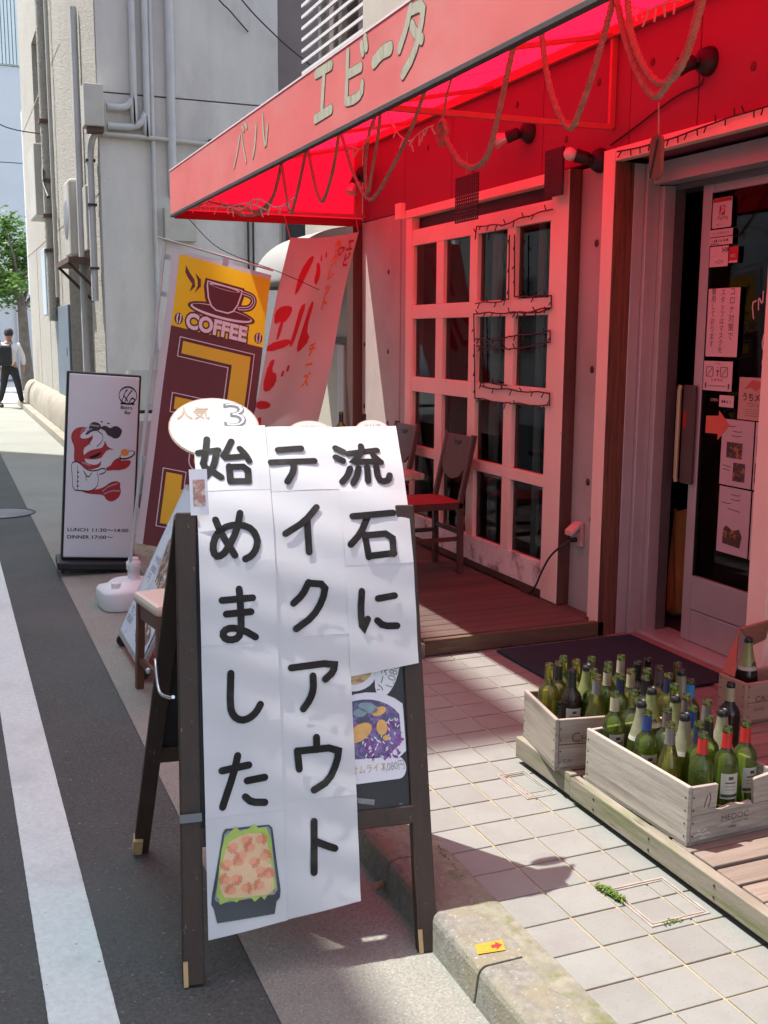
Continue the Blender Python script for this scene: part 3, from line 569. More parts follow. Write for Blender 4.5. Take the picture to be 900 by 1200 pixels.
sb('sill', mat('reddish stone step', (.3, .19, .17), .7, .12, 9, .3, 60), (3.182, 3.358, 3.3, 4.65, -.02, .009), parent=dr)
sld = sb('sliding_door', m_alu, (3.485, 3.525, 4.353, 4.42, .025, 2.32), bevel=.004)
sb('rail', m_alu, (3.487, 3.523, 3.2, 4.352, .025, .19), (3.486, 3.523, 3.2, 4.352, .195, .37), bevel=.003, parent=sld)
sb('rail', m_alu, (3.487, 3.523, 3.2, 4.352, 2.26, 2.32), bevel=.003, parent=sld)
sb('pane', m_pane, (3.502, 3.506, 3.2, 4.356, .365, 2.265), parent=sld)
sb('gasket', m_black, (3.4865, 3.5, 4.346, 4.3525, .371, 2.259), parent=sld)
hd = MB(shop); hd.prism([(3.478, a, b) for a, b in rrect(4.375, 4.47, .835, 1.335, .012)], (-.012, 0, 0)); hd.build('handle', mat('brown handle plate', (.09, .07, .065), .4, .1, 5), sld, bevel=.003)
hd = MB(shop); hd.tube([(3.455, 4.478, .84), (3.452, 4.482, .86), (3.452, 4.482, 1.31), (3.455, 4.478, 1.332)], .013, 10); hd.build('handle_grip', mat('brass grip', (.55, .45, .28), .35, .05, 5, metal=.6), sld)
sb('handle_sticker', m_red, (3.4645, 3.4657, 4.44, 4.46, 1.12, 1.2), parent=sld)
# etched white pattern near the right edge of the glass
def gfn(a, b, l): return (3.5-shop.location.x-l, a-shop.location.y, b)
m_etch = mat('white etched print', (.6, .5, .5), .5, .05, 8)
strokes('etched_lettering', [[(4.03, 1.66), (4.045, 1.73), (4.02, 1.74)], [(4.0, 1.7), (4.005, 1.76), (3.975, 1.72), (3.975, 1.78)], [(3.95, 1.75), (3.945, 1.82)], [(3.9, 1.64), (3.95, 1.6), (3.965, 1.53), (3.93, 1.5), (3.96, 1.46), (3.93, 1.42)]], .008, gfn, m_etch, sld)
text('door_lettering', 'OPEN', .022, lambda a, b, l: gfn(-a, b, l), m_etch, sld, pos=(-4.3, 1.262))

# --- notices stuck on the sliding door
XG = 3.4855
m_note = mat('notice paper', (.72, .6, .6), .6, .03, 5); m_noteink = mat('notice print', (.1, .05, .05), .6, .2, 20); m_noteph = mat('printed food photo', (.08, .05, .045), .5, .6, 25, col2=(.4, .18, .06), lo=.55, hi=.62, scale2=30)
def notice(name, y1, y0, z0, z1, label, m=m_note, cat='notice', group='notices on the sliding door', r=.0, x=XG):
    o = thing(name, label, cat, (x, (y0+y1)/2, z0), group=group)
    mb = MB(o); mb.prism([(x, a, b) for a, b in (rrect(y0, y1, z0, z1, r) if r else rect(y0, y1, z0, z1))], (.0012, 0, 0)); mb.build('sheet', m, o)
    L, H = y1-y0, z1-z0
    def fn(a, b, l): return (-.0006-l, L/2-a*L, b*H)
    return o, fn, L, H
def tx(o, fn, L, H, s, a, b, size, m=m_noteink, sx=1, bold=0, ang=0, align='LEFT'):
    return text('lettering', s, size, lambda x, y, l: fn(x/L, y/H, l), m, o, pos=(a*L, b*H), sx=sx, bold=bold, ang=ang, align=align, lift=.0003)
def vtx(o, fn, L, H, s, a, b, size, m=m_noteink):
    return tx(o, fn, L, H, '\n'.join(s), a, b, size, m)
N = notice('payment_sticker', 4.343, 4.205, 2.09, 2.23, 'white payment sticker with red top band and red emblem, highest on the door glass', r=.008)
printed('red_band', [rect(.02, .98, .86, .99)], N[1], m_red, N[0], lift=.0003)
printed('emblem', [rrect(.36, .66, .42, .74, .05)], N[1], m_red, N[0], lift=.0003)
strokes('emblem_letter', [[(.45, .46), (.53, .7)], [(.46, .7), (.6, .68), (.6, .56), (.5, .53)]], .05, N[1], m_note, N[0], lift=.0006)
tx(*N, 'PayPay', .28, .27, .028)
tx(*N, 'Pay  ----', .25, .07, .014)
N = notice('payment_sticker', 4.353, 4.19, 2.05, 2.083, 'thin pale strip sticker just below the red-topped payment sticker'); tx(*N, 'ﾊﾝｺｰﾄﾞ決済使えます', .08, .3, .014)
N = notice('payment_sticker', 4.352, 4.189, 2.01, 2.046, 'second thin strip sticker with a row of small dark pictograms'); tx(*N, '人▲■ 日▲ ◆-■', .06, .4, .016); tx(*N, '■◆▲■■ ▲■', .06, .08, .008)
N = notice('payment_sticker', 4.346, 4.214, 1.908, 2.004, 'square pale sticker with small dark marks below the strip stickers'); tx(*N, '∞ ⅋ ∂', .3, .18, .018); tx(*N, 'ЖФ', .66, .68, .03, bold=.001); tx(*N, '-- -- ----', .08, .5, .014)
N = notice('payment_sticker', 4.208, 4.144, 1.92, 1.996, 'small red sticker beside the square pale sticker', m=m_red); tx(*N, 'NFC', .14, .35, .02, m=m_note); printed('white_strip', [rect(.02, .98, .02, .14)], N[1], m_note, N[0], lift=.0003)
N = notice('handwritten_notice', 4.34, 4.113, 1.48, 1.805, 'large handwritten notice in three vertical columns, taped mid door'); vtx(*N, 'コロナ対策で', .68, .9, .042); vtx(*N, 'スタッフはマスクを', .4, .9, .034); vtx(*N, '着用しております', .1, .92, .036)
N = notice('safety_notice', 4.346, 4.136, 1.315, 1.458, 'notice with two framed pictograms and a standing figure under the handwritten sheet')
for a in (.12, .62): strokes('pictogram', [[(a, .48), (a+.2, .48), (a+.22, .5), (a+.22, .78), (a+.2, .8), (a, .8), (a-.02, .78), (a-.02, .5), (a, .48)], [(a+.03, .52), (a+.18, .76)]], .022, N[1], m_noteink, N[0], smooth=0, lift=.0003)
strokes('figure', [[(.5, .5), (.505, .66)], [(.46, .66), (.5, .7), (.54, .66)], [(.5, .78), (.505, .775)]], .03, N[1], m_noteink, N[0], lift=.0003)
tx(*N, '営 業 時 間', .28, .32, .018, m=m_red); strokes('arrow_line', [[(.2, .16), (.8, .17)]], .02, N[1], m_noteink, N[0], lift=.0003); strokes('figure', [[(.1, .1), (.1, .24)], [(.9, .1), (.9, .24)]], .05, N[1], m_noteink, N[0], lift=.0003); tx(*N, 'SOCIAL', .42, .9, .01)
N = notice('opening_sticker', 4.218, 4.115, 1.24, 1.296, 'small pale sticker beside the white OPEN lettering'); tx(*N, '●● ℞ ヌ', .15, .35, .018)
N = notice('poster', 4.082, 3.85, 1.19, 1.388, 'beige poster with a red roof drawing at the right of the door glass', m=mat('beige poster', (.56, .4, .33), .6, .08, 6))
printed('roof_drawing', [[(.15, .72), (.38, .95), (.7, .9), (.9, .7), (.6, .76), (.5, .68), (.35, .76)]], N[1], mat('dull red print', (.5, .14, .12), .6, .1, 9), N[0], lift=.0003)
tx(*N, 'うちメシ応援', .1, .46, .042, bold=.0012); tx(*N, 'プロジェクト', .25, .32, .022)
for k in range(4): strokes('text_line', [[(.22, .25-.05*k), (.8, .25-.05*k)]], .008, N[1], m_noteink, N[0], lift=.0003)
MBo = MB(); MBo.prism([(XG-.001, a, b) for a, b in ((4.306, 1.19), (4.213, 1.196), (4.212, 1.221), (4.13, 1.155), (4.213, 1.077), (4.215, 1.107), (4.306, 1.105))], (-.001, 0, 0))
single(MBo, 'arrow_sign', mat('red orange card', (.72, .16, .1), .6, .05, 6), 'red card arrow pointing right, stuck on the door glass', 'arrow sign')
def menu(y1, y0, z0, z1, label, seed):
    N = notice('menu_sheet', y1, y0, z0, z1, label, m=mat('pink grey menu paper', (.6, .5, .52), .5, .05, 7), cat='menu'); r2 = random.Random(seed)
    for k in range(3):
        a = r2.uniform(.08, .4); b = .9-.07*k; strokes('text_line', [[(a, b), (a+.18, b-.01), (a+.3, b+.005)]], .012, N[1], m_noteink, N[0], lift=.0003)
    return N
N = menu(4.185, 3.962, .866, 1.184, 'upper left menu sheet with two small food photos on the door', 1); printed('photo', [rect(.18, .68, .42, .66), rect(.42, .8, .08, .36)], N[1], m_noteph, N[0], lift=.0003); strokes('text_line', [[(.1, .3), (.35, .28)], [(.1, .24), (.32, .23)]], .012, N[1], m_noteink, N[0], lift=.0003)
N = menu(4.179, 3.957, .534, .858, 'lower left menu sheet with one wide food photo on the door', 2); printed('photo', [[(.18, .14), (.75, .12), (.8, .3), (.7, .4), (.5, .36), (.3, .42), (.2, .38)]], N[1], m_noteph, N[0], lift=.0003); strokes('text_line', [[(.3, .68), (.7, .66)]], .012, N[1], m_noteink, N[0], lift=.0003)
N = menu(3.952, 3.73, .866, 1.184, 'upper right menu sheet partly hidden by the pink door casing', 3); printed('photo', [rect(.06, .5, .5, .8), rect(.04, .5, .1, .4)], N[1], m_noteph, N[0], lift=.0003)
N = menu(3.946, 3.73, .532, .858, 'lower right menu sheet with red marks by the pink door casing', 4); printed('red_mark', [ell(.2, .34, .08, .06), ell(.18, .12, .09, .06)], N[1], m_red, N[0], lift=.0003)
# dim things inside the doorway
sc_ = MB(); sc_.grid(lambda u, v: (3.72+.03*sin(u*9+v*2), 4.72+.12*u-.03*v, .62-.58*v+.02*sin(u*7)), 12, 8)
single(sc_, 'hanging_apron', mat('ochre cloth', (.8, .42, .14), .85, .15, 6), 'ochre cloth hanging inside the dark door gap', 'cloth', solid=.01)

# ================================================================ the awning
X0, Y0, Y1, Z0, Z1, ZW = 1.645, 1.35, 8.25, 2.457, 2.765, 3.09
m_awnseam = mat('doubled red cloth seam', (.5, .006, .02), .8, .06, 3, trans=.3, transcol=(.6, .003, .015))
aw = thing('awning', 'faded red shop awning with cream lettering on its long front', 'awning', (2.4, 5, 2.44))
MB(aw).box(X0-.004, X0+.004, Y0, Y1, Z0, Z1).build('fascia', m_awnf, aw)
MB(aw).box(X0-.008, X0+.02, Y0, Y1+.004, Z0-.022, Z0-.001).build('bottom_rail', m_awntrim, aw, bevel=.003)
MB(aw).box(X0-.007, X0+.006, Y0, Y1+.004, Z1+.001, Z1+.01).build('top_piping', mat('white piping', (.75, .6, .6), .6, .05, 9), aw)
MB(aw).grid(lambda u, v: (X0+.005+(XF-.006-X0)*u, Y0+(Y1-Y0)*v, Z1+(ZW-Z1)*u-.02*sin(u*pi)-.012*sin(u*pi)*abs(sin(v*pi*6))), 12, 72).build('canopy', m_awn, aw)
for y_, nm in ((Y1, 'end_panel'), (Y0, 'end_panel')):
    MB(aw).add([(X0+.005, y_, Z0), (XF-.006, y_, Z0), (XF-.006, y_, ZW-.003), (X0+.005, y_, Z1-.003)], [(0, 1, 2, 3)]).build(nm, m_awn, aw)
MB(aw).box(X0+.022, XF-.008, Y1-.012, Y1-.004, Z0-.03, Z0+.03).build('end_skirt', mat('dark red skirt', (.3, .01, .02), .8, .1, 6), aw)
fr = MB(aw)
fr.bar((XF-.025, Y0, ZW-.035), (XF-.025, Y1, ZW-.035), .03, .05)
fr.bar((X0+.025, Y0, Z1-.03), (X0+.025, Y1, Z1-.03), .025, .025); fr.bar((2.4, Y0, 2.875), (2.4, Y1, 2.875), .02, .02)
fr.build('frame_rail', m_redframe, aw)
for y_ in (2.2, 3.45, 4.75, 6.0, 7.1, 8.2):
    f2 = MB(aw); f2.bar((X0+.03, y_, Z1-.03), (XF-.03, y_, ZW-.05), .022, .022); f2.bar((X0+.03, y_, Z0+.01), (X0+.03, y_, Z1-.03), .02, .02); f2.build('rib', m_redframe, aw)
f2 = MB(aw); f2.bar((X0+.03, 4.75, 2.6), (XF-.02, 4.75, 2.605), .026, .026); f2.bar((XF-.02, 4.75, 2.6), (XF-.02, 4.75, ZW-.05), .03, .022); f2.build('strut', m_redframe, aw)
f2 = MB(aw); f2.bar((X0+.03, 8.15, 2.5), (XF-.02, 8.15, 2.5), .022, .022); f2.bar((3.1, 8.15, 2.5), (3.1, 8.15, ZW-.06), .06, .03); f2.build('strut', m_redframe, aw)
for k in range(9):
    y_ = Y0+.35+k*.75; MB(aw).grid(lambda u, v: (X0+.01+(XF-.02-X0)*u, y_-.006+.012*v, Z1+(ZW-Z1)*u-.02*sin(u*pi)-.018), 10, 1).build('seam', m_awnseam, aw)
def afn(a, b, l): return (X0-.0055-l-2.4, a-5, b-2.44)
m_awno = mat('olive outline', (.17, .14, .07), .7, .2, 20); q = 0
for n_, wd_ in ((4, .02), (2, .024), (3, .042), (5, .038), (1, .052), (3, .04)):
    strokes('character', AWN_LETTERS[q:q+n_], wd_, afn, m_awnlet, aw, smooth=1, lift=.001); strokes('character_outline', AWN_LETTERS[q:q+n_], wd_+.008, afn, m_awno, aw, smooth=1, lift=-.0005); q += n_
# ================================================================ ropes, fairy lights and lamps under the awning
def catmull(p, n=8):
    p = [Vector(q) for q in p]; p = [p[0]*2-p[1]]+p+[p[-1]*2-p[-2]]; out = []
    for i in range(1, len(p)-2):
        a, b, c, d = p[i-1:i+3]
        for k in range(n):
            t = k/n; out.append(.5*((2*b)+(c-a)*t+(2*a-5*b+4*c-d)*t*t+(3*b-a-3*c+d)*t**3))
    return out+[p[-2]]
def rope(mb, pts, r=.012, n=9, pitch=.05):
    path = catmull(pts, n); L = 0; acc = [0]
    for a, b in zip(path, path[1:]): L += (b-a).length; acc.append(L)
    m_ = max(12, int(L/.012)); sm = []; j = 0
    for i in range(m_+1):
        s_ = L*i/m_
        while j < len(acc)-2 and acc[j+1] < s_: j += 1
        t = (s_-acc[j])/max(1e-6, acc[j+1]-acc[j]); sm.append(path[j].lerp(path[j+1], min(1, t)))
    for k in range(3):
        ps = []
        for i, p in enumerate(sm):
            d = (sm[min(i+1, m_)]-sm[max(i-1, 0)]).normalized(); a = d.orthogonal().normalized() if False else d.cross(Vector((1, .2, .1))).normalized(); b = d.cross(a)
            an = 2*pi*(L*i/m_/pitch+k/3); ps.append(p+(a*cos(an)+b*sin(an))*r*.55)
        mb.tube(ps, r*.58, 6)
rl = ['thick rope swag hanging left of the hanging menu plate, U shaped', 'outer rope of the doubled swag nearest the door lamp', 'inner rope of the doubled swag nearest the door lamp', 'rope running from the awning edge down to a coiled knot', 'long rope crossing diagonally to the spot lamp by the banner',
      'narrow rope loop hanging beside the far rope crossing', 'deep V of thin rope under the letters of the awning', 'second V of thin rope near the far end of the awning', 'slack rope lying along the far awning corner', 'lower slack rope in the far awning corner']
for i, (pts, lab) in enumerate(zip(ROPES, rl)):
    mb = MB(); rope(mb, pts, .0125 if i < 4 else .009); single(mb, 'rope', m_rope, lab, 'rope', 'ropes under the awning')
co = MB(); cc_ = Vector((2.15, 4.584, 2.48))
for k, rr in enumerate((.045, .032, .02)): rope(co, [cc_+Vector((.008*k, -rr*cos(a)*.9, rr*sin(a)*1.15)) for a in [2*pi*j/8 for j in range(9)]], .011)
rope(co, [cc_+Vector((0, .0, .04)), cc_+Vector((0, -.05, .16)), Vector((2.15, 4.45, 2.74))], .006)
single(co, 'rope_coil', m_rope, 'tight coil of rope tied in a knot under the awning', 'rope')
fl = ['tangle of fairy light wire in the far awning corner', 'lower strand of fairy lights in the far awning corner', 'white fairy lights dangling between the strut and the rope coil', 'white fairy lights by the far rope loop', 'white fairy lights above the door lamp', 'black cable looping along the awning front edge']
for i, (pts, lab) in enumerate(zip(FAIRY, fl)):
    mb = MB(); p = catmull(pts, 6); mb.tube(p, .004, 5)
    if i < 5:
        for q in p[1::3]: mb.tube([q, q+Vector((rnd.uniform(-.02, .02), rnd.uniform(-.03, .03), -rnd.uniform(.03, .06)))], .0045, 5)
    single(mb, 'fairy_lights', m_palewire if i < 5 else m_wire, lab, 'fairy lights', 'wires under the awning')
fl = ['black fairy lights along the window top rail', 'short black fairy lights on the upper window mullion', 'black fairy lights looping round the middle window panes', 'black fairy lights crossing the middle panes', 'short black fairy light strand on the window rail']
for pts, lab in zip(FRAME_WIRES, fl):
    mb = MB(); p = [Vector(q) for q in pts]
    for a, b in zip(p, p[1:]):
        n = max(1, int((b-a).length/.1)); mb.tube([a.lerp(b, t/n)+Vector((0, 0, .006*sin(t*1.9))) for t in range(n+1)], .0042, 5)
        for t in range(n):
            q = a.lerp(b, (t+.5)/n); mb.tube([q, q+Vector((-.012, rnd.uniform(-.012, .012), rnd.choice((-1, 1, -1))*rnd.uniform(.02, .035)))], .0035, 5)
    single(mb, 'fairy_lights', m_wire, lab, 'fairy lights', 'fairy lights on the pink frames')
mb = MB(); p = catmull(CASING_WIRE, 4); mb.tube(p, .0042, 5)
for q in p[1::2]: mb.tube([q, q+Vector((-.01, rnd.uniform(-.02, .02), rnd.choice((-1, 1))*.03))], .0035, 5)
single(mb, 'fairy_lights', m_wire, 'black fairy lights along the top of the door casing', 'fairy lights', 'fairy lights on the pink frames')
mb = MB(); mb.tube(catmull(WALL_CABLE, 4), .005, 6); single(mb, 'cable', m_wire, 'thin cable running down the red wall from the door lamp', 'cable')

def lamp(base, head, label, bulb, mdark=m_black):
    base = Vector(base); head = Vector(head); o = thing('wall_lamp', label, 'lamp', base, group='lamps on the red wall')
    MB(o).lathe([(.062, 0), (.062, -.014), (.05, -.045), (.03, -.06), (.012, -.062)], base, 20, 'x').build('mount', mdark, o)
    a = base+Vector((-.055, 0, 0)); d = (head-a).normalized(); k = a+d*.015
    MB(o).tube([a, k], .012, 8).build('arm', mdark, o)
    MB(o).tube([k, k+d*.008, k+d*.04, k+d*.075], [.022, .032, .033, .036 if bulb else .042], 16).build('socket', mdark, o)
    e = k+d*.075
    if bulb == 'spot': MB(o).tube([e-d*.01, e+d*.02, e+d*.06, e+d*.075], [.028, .034, .05, .045], 18).build('bulb', mat('silvered bulb', (.62, .5, .48), .2, .05, 6, metal=.4), o)
    if bulb == 'round': MB(o).tube([e-d*.01, e, e+d*.02, e+d*.04, e+d*.055, e+d*.062], [.016, .022, .032, .033, .022, .006], 18).build('bulb', m_bulbglass, o)
lamp((3.178, 5.59, 2.72), (2.98, 5.72, 2.66), 'black wall lamp with reflector bulb above the window, below the strut', 'spot')
lamp((3.178, 4.85, 2.46), (3.02, 4.9, 2.49), 'black wall lamp with round white bulb beside the hanging menu plate', 'round')
lamp((3.178, 4.035, 2.762), (2.95, 4.15, 2.70), 'black spot lamp on the red wall above the door', None)
lamp((3.095, 8.0, 2.8), (2.97, 7.98, 2.64), 'dusty reflector bulb lamp by the end of the awning above the banner', 'spot')
# hanging plate, mesh basket panel, wooden float
o = thing('menu_plate', 'narrow black plate with faint lettering hung at the top of the window post', 'plate', (3.04, 5.08, 2.3))
MB(o).box(3.03, 3.042, 4.985, 5.17, 2.30, 2.545).build('plate', m_black, o, bevel=.004)
for k in range(7): text('lettering', 'MENU  ----  '[k % 3:k % 3+8], .018, lambda a, b, l: (-.0105-l, .07-a, b), mat('dull lettering', (.1, .08, .08), .7, .1, 9) if k == 0 else bpy.data.materials['dull lettering'], o, pos=(0, .2-.028*k))
o = thing('wicker_panel', 'dark woven mesh panel hanging in front of the window top', 'panel', (2.83, 5.69, 2.22))
mb = MB(o)
for k in range(13): y_ = 5.55+.28*k/12; mb.box(2.828, 2.832, y_-.005, y_+.005, 2.222, 2.475)
mb.build('upright', m_black, o); mb = MB(o)
for k in range(14): z = 2.225+.247*k/13; mb.box(2.8265, 2.8335, 5.545, 5.835, z-.0045, z+.0045)
mb.build('crosspiece', m_black, o)
mb = MB(o); mb.tube([(2.83, 5.7, 2.475), (2.83, 5.69, 2.6)], .003, 5); mb.build('string', m_rope, o)
o = thing('hanging_paddle', 'reddish brown oval wooden paddle hanging on a string from the rope', 'ornament', (2.25, 3.1, 2.09))
mb = MB(o); mb.prism([(2.245, 3.109+.022*sin(b*.0)+a, 2.165+b) for a, b in rrect(-.034, .034, -.075, .075, .032, 6)], (.014, 0, 0)); mb.build('paddle', mat('red brown wood', (.2, .07, .045), .6, .15, 9), o, bevel=.004)
mb = MB(o); mb.tube([(2.243, 3.13, 2.1), (2.242, 3.095, 2.22)], .003, 5); mb.build('engraving', m_black, o)
mb = MB(o); mb.tube([(2.25, 3.1, 2.238), (2.25, 3.108, 2.34)], .003, 5); mb.build('string', m_rope, o)
# socket and cord by the window post
o = thing('socket_cover', 'pinkish weatherproof socket hood on the wall between window and door', 'socket', (3.178, 4.93, .44))
MB(o).box(3.158, 3.179, 4.885, 4.965, .44, .575).build('plate', mat('pink grey plastic', (.6, .4, .38), .5, .05, 9), o, bevel=.004)
MB(o).prism([(3.157, 4.89, .575), (3.157, 4.96, .575), (3.1, 4.96, .53), (3.1, 4.89, .53)], (0, 0, -.028)).build('hood', mat('faded pink hood', (.62, .36, .33), .5, .05, 9), o, bevel=.004)
MB(o).lathe([(.014, 0), (.014, -.03)], (3.157, 4.93, .475), 12, 'x').build('plug', m_black, o)
mb = MB(); mb.tube(catmull([(3.125, 4.93, .475), (3.06, 4.95, .43), (3.05, 5.03, .36), (3.06, 5.13, .25), (3.075, 5.21, .16), (3.08, 5.29, .1), (3.085, 5.4, .096)], 6), .006, 7); single(mb, 'power_cord', m_wire, 'black power cord drooping from the socket hood to the deck', 'cord')

# ================================================================ chairs and table on the terrace
def chair(x, y_, label):
    o = thing('chair', label, 'chair', (x, y_, .09), group='red seat chairs on the terrace')      # faces -x
    mb = MB(); mb.grid(lambda u, v: (-.21+.42*u, -.2+.4*v, .455+.016*sin(pi*u)*sin(pi*v)), 10, 10); s_ = mb.build('seat', m_redseat, o)
    MB().box(-.212, .212, -.202, .202, .41, .454).build('seat_frame', m_chairwood, o, bevel=.006)
    for sy in (-1, 1):
        MB().tube([(-.19, sy*.18, 0), (-.185, sy*.175, .41)], [.016, .021], 8).build('leg', m_chairwood, o)
        MB().bar((.2, sy*.185, 0), (.195, sy*.185, .45), .034, .034, (1, 0, 0)).build('leg', m_chairwood, o)
        MB().bar((.195, sy*.185, .45), (.285, sy*.185, .87), .026, .036, (1, 0, 0)).build('back_post', m_chairwood, o, bevel=.005)
        MB().bar((-.185, sy*.178, .22), (.195, sy*.183, .22), .018, .026).build('stretcher', m_chairwood, o)
    MB().bar((.198, -.18, .26), (.198, .18, .26), .018, .026).build('stretcher', m_chairwood, o)
    pts = [(-.172, .86), (.172, .86), (.172, .66), (.1, .6), (0, .58), (-.1, .6), (-.172, .66)]
    def bk(a, b): return (.195+.09*(b-.45)/.42-.012, a, b)
    MB().prism([bk(*q) for q in pts], (.018, 0, 0)).build('backrest', m_chairwood, o, bevel=.004)
    MB().prism([bk(.05*cos(pi+pi*k/8), .825+.03*sin(pi+pi*k/8)) for k in range(9)], (-.0035, 0, .0008)).build('grip_hole', m_black, o)
    return o
chair(2.76, 6.14, 'mahogany chair with red seat nearest the camera on the terrace')
chair(2.76, 7.0, 'mahogany chair with red seat, farther one beside the far window panes')
o = thing('table', 'low dark table with marbled edge in front of the terrace chairs', 'table', (2.3, 5.85, .09))
MB(o).prism([(a, b, .755) for a, b in rrect(2.08, 2.53, 5.55, 6.5, .02)], (0, 0, .035)).build('tabletop', m_marble, o, bevel=.004)
MB(o).tube([(2.3, 6.0, .11), (2.3, 6.0, .754)], .03, 12).build('leg', m_black, o); MB(o).lathe([(.2, .0), (.2, .02), (.04, .035)], (2.3, 6.0, .0915), 24).build('base', m_black, o)
# ================================================================ A-frame board with the taped paper sign
TH = math.atan2(-.085, .631); T0 = math.atan2(.39, 1.19); L0, T1, L1 = 1.0, radians(46), .55
def prof(s):
    if s <= L0: return s*sin(T0), s*cos(T0), T0
    b, z, n = L0*sin(T0), L0*cos(T0), 12; ds = (s-L0)/n; t = T0
    for i in range(n): t = T0+(T1-T0)*((i+.5)*ds/L1); b += ds*sin(t); z += ds*cos(t)
    return b, z, t
def straight(u, s, off=0): return (u, s*sin(T0)-off*cos(T0), s*cos(T0)+off*sin(T0))
def paper(u, s, off=0):
    b, z, t = prof(s); wv = .0022*sin(u*31+s*9)+.0016*sin(s*43+u*17)+.003*max(0, .35-s)*sin(u*40)
    off += .02+wv; return (u, b-off*cos(t), z+off*sin(t))
AF = thing('sandwich_board', 'dark wooden sandwich board standing across the gutter in front of the shop', 'sandwich board', (.832, 2.4975, -.1), TH)
for ua, ub in ((-.321, -.285), (.315, .345)):
    mb = MB(); a, b = Vector(straight(ua, .0, -.012)), Vector(straight(ub, 1.245, -.014)); mb.bar(a, b, .056, .036, (0, 1, 0)); leg = mb.build('front_leg', m_bframe, AF, bevel=.004)
    MB().bar(a+(b-a)*.004-Vector((.02, .0185, 0)), a+(b-a)*.055-Vector((.021, .0185, 0)), .012, .0016, (0, 1, 0)).build('worn_corner', m_bareend, leg)
for s_, h, nm, of in ((.37, .05, 'bottom_rail', -.008), (1.215, .05, 'top_rail', -.03)):
    MB().bar(straight(-.29, s_, of), straight(.31, s_, of), .028, h, straight(0, 1)).build(nm, m_bframe, AF, bevel=.004)
MB().prism([straight(-.295, .395, -.016), straight(.295, .395, -.016), straight(.32, 1.19, -.016), straight(-.265, 1.19, -.016)], Vector(straight(0, 0, .012))).build('blackboard', m_board, AF)
top = Vector(straight(0, 1.235, -.03)); BX, BY = -.13, .79
for ua, ub in ((-.29, -.43), (.34, .2)):
    mb = MB(); mb.bar((ua, top.y+.012, top.z), (ub, BY, .0), .05, .034, (0, 1, 0)); leg = mb.build('back_leg', m_bframe, AF, bevel=.004)
    MB().bar((ub-.012, BY-.004, .003), (ub-.006, BY-.03, .06), .03, .036, (0, 1, 0)).build('worn_corner', m_bareend, leg)
def back(u, t): return (u-.14*t, top.y+.012+(BY-top.y-.012)*t, top.z*(1-t))
MB().bar(back(-.29, .68), back(.34, .68), .028, .05).build('back_rail', m_bframe, AF, bevel=.004)
MB().prism([back(-.285, .03), back(.335, .03), back(.335, .66), back(-.285, .66)], (0, .01, 0)).build('back_panel', m_board, AF)
mb = MB(); p = catmull([back(-.31, .42), (-.375, .5, .73), (-.37, .42, .665), (-.35, .31, .68), (-.34, .25, .7)], 6); mb.tube(p, .005, 7); mb.build('stay_hook', m_steel, AF)
mb = MB(); mb.lathe([(.004, -.004), (.009, -.004), (.009, 0)], back(-.335, .42), 12, 'y'); mb.build('stay_plate', m_steel, AF)
for s_, uu in ((.43, -.312), (.5, -.31)): MB().bar(straight(uu-.028, s_-.005, .0245), straight(uu+.03, s_-.005, .0245), .002, .022, straight(0, 1)).build('tape', mat('clear tape', (.09, .085, .08), .15, .1, 9), AF) if s_ < .45 else None
# pictures painted on the blackboard, right of the paper
m_plate = mat('printed white plate', (.72, .72, .76), .35, .03, 8)
dark = mat('printed dark sauce', (.06, .04, .12), .35, .6, 25, col2=(.2, .14, .35), lo=.5, hi=.6, scale2=30); yel = mat('printed egg yellow', (.7, .38, .08), .35, .2, 25); pur = mat('printed purple cabbage', (.25, .06, .32), .35, .4, 40); grn = mat('printed grey green', (.2, .3, .33), .35, .2, 25)
def bfn(a, b, l): return straight(a, b, -.002+l)
def clip(poly, umax):      # keep print inside the frame
    return [(min(a, umax), b) for a, b in poly]
umax = .296
printed('plate_print', [clip(ell(.19, .61, .135, .105), umax)], bfn, m_plate, AF)
printed('sauce_print', [clip(ell(.18, .61, .115, .086), umax-.012)], bfn, dark, AF, lift=.0004)
r3 = random.Random(3)
printed('cabbage_print', [clip(ell(.16+.13*r3.random(), .53+.1*r3.random(), .006+.006*r3.random(), .004, 6, 0, r3.random()*3), umax-.004) for k in range(60)], bfn, pur, AF, lift=.0008)['kind'] = 'stuff'
printed('cabbage_print', [clip(ell(.17+.12*r3.random(), .52+.12*r3.random(), .006, .002, 5, 0, r3.random()*3), umax-.004) for k in range(50)], bfn, m_plate, AF, lift=.0012)['kind'] = 'stuff'
printed('egg_print', [ell(.165, .605, .04, .022, 14, 0, .5), ell(.23, .615, .016, .022, 12), ell(.225, .66, .022, .012, 12, 0, .3), ell(.24, .585, .01, .008, 8)], bfn, yel, AF, lift=.0016)
printed('leaf_print', [ell(.195, .672, .03, .014, 10, 0, -.3), ell(.17, .66, .02, .012, 10)], bfn, grn, AF, lift=.0016)
printed('price_tag', [clip([(.1, .465)]+[(.27+.022*cos(a), .5+.03*sin(a)) for a in [-pi/2+pi*k/10 for k in range(11)]]+[(.1, .535)], umax)], bfn, m_plate, AF, lift=.0008)
text('lettering', 'のオムライス', .026, bfn, mat('gold ink', (.5, .38, .03), .5, .1, 9), AF, pos=(.115, .492), sx=.78, lift=.0014, ang=.05); text('lettering', '1,080円', .03, bfn, mat('grey ink', (.3, .3, .3), .5, .1, 9), AF, pos=(.222, .494), sx=.7, lift=.0014, ang=.06)
printed('plate_print', [clip(ell(.16, .78, .07, .06), umax)], bfn, m_plate, AF); printed('gratin_print', [ell(.16, .785, .056, .046)], bfn, mat('printed gratin', (.6, .4, .2), .4, .2, 30, col2=(.4, .17, .06), lo=.5, hi=.6, scale2=60), AF, lift=.0004)
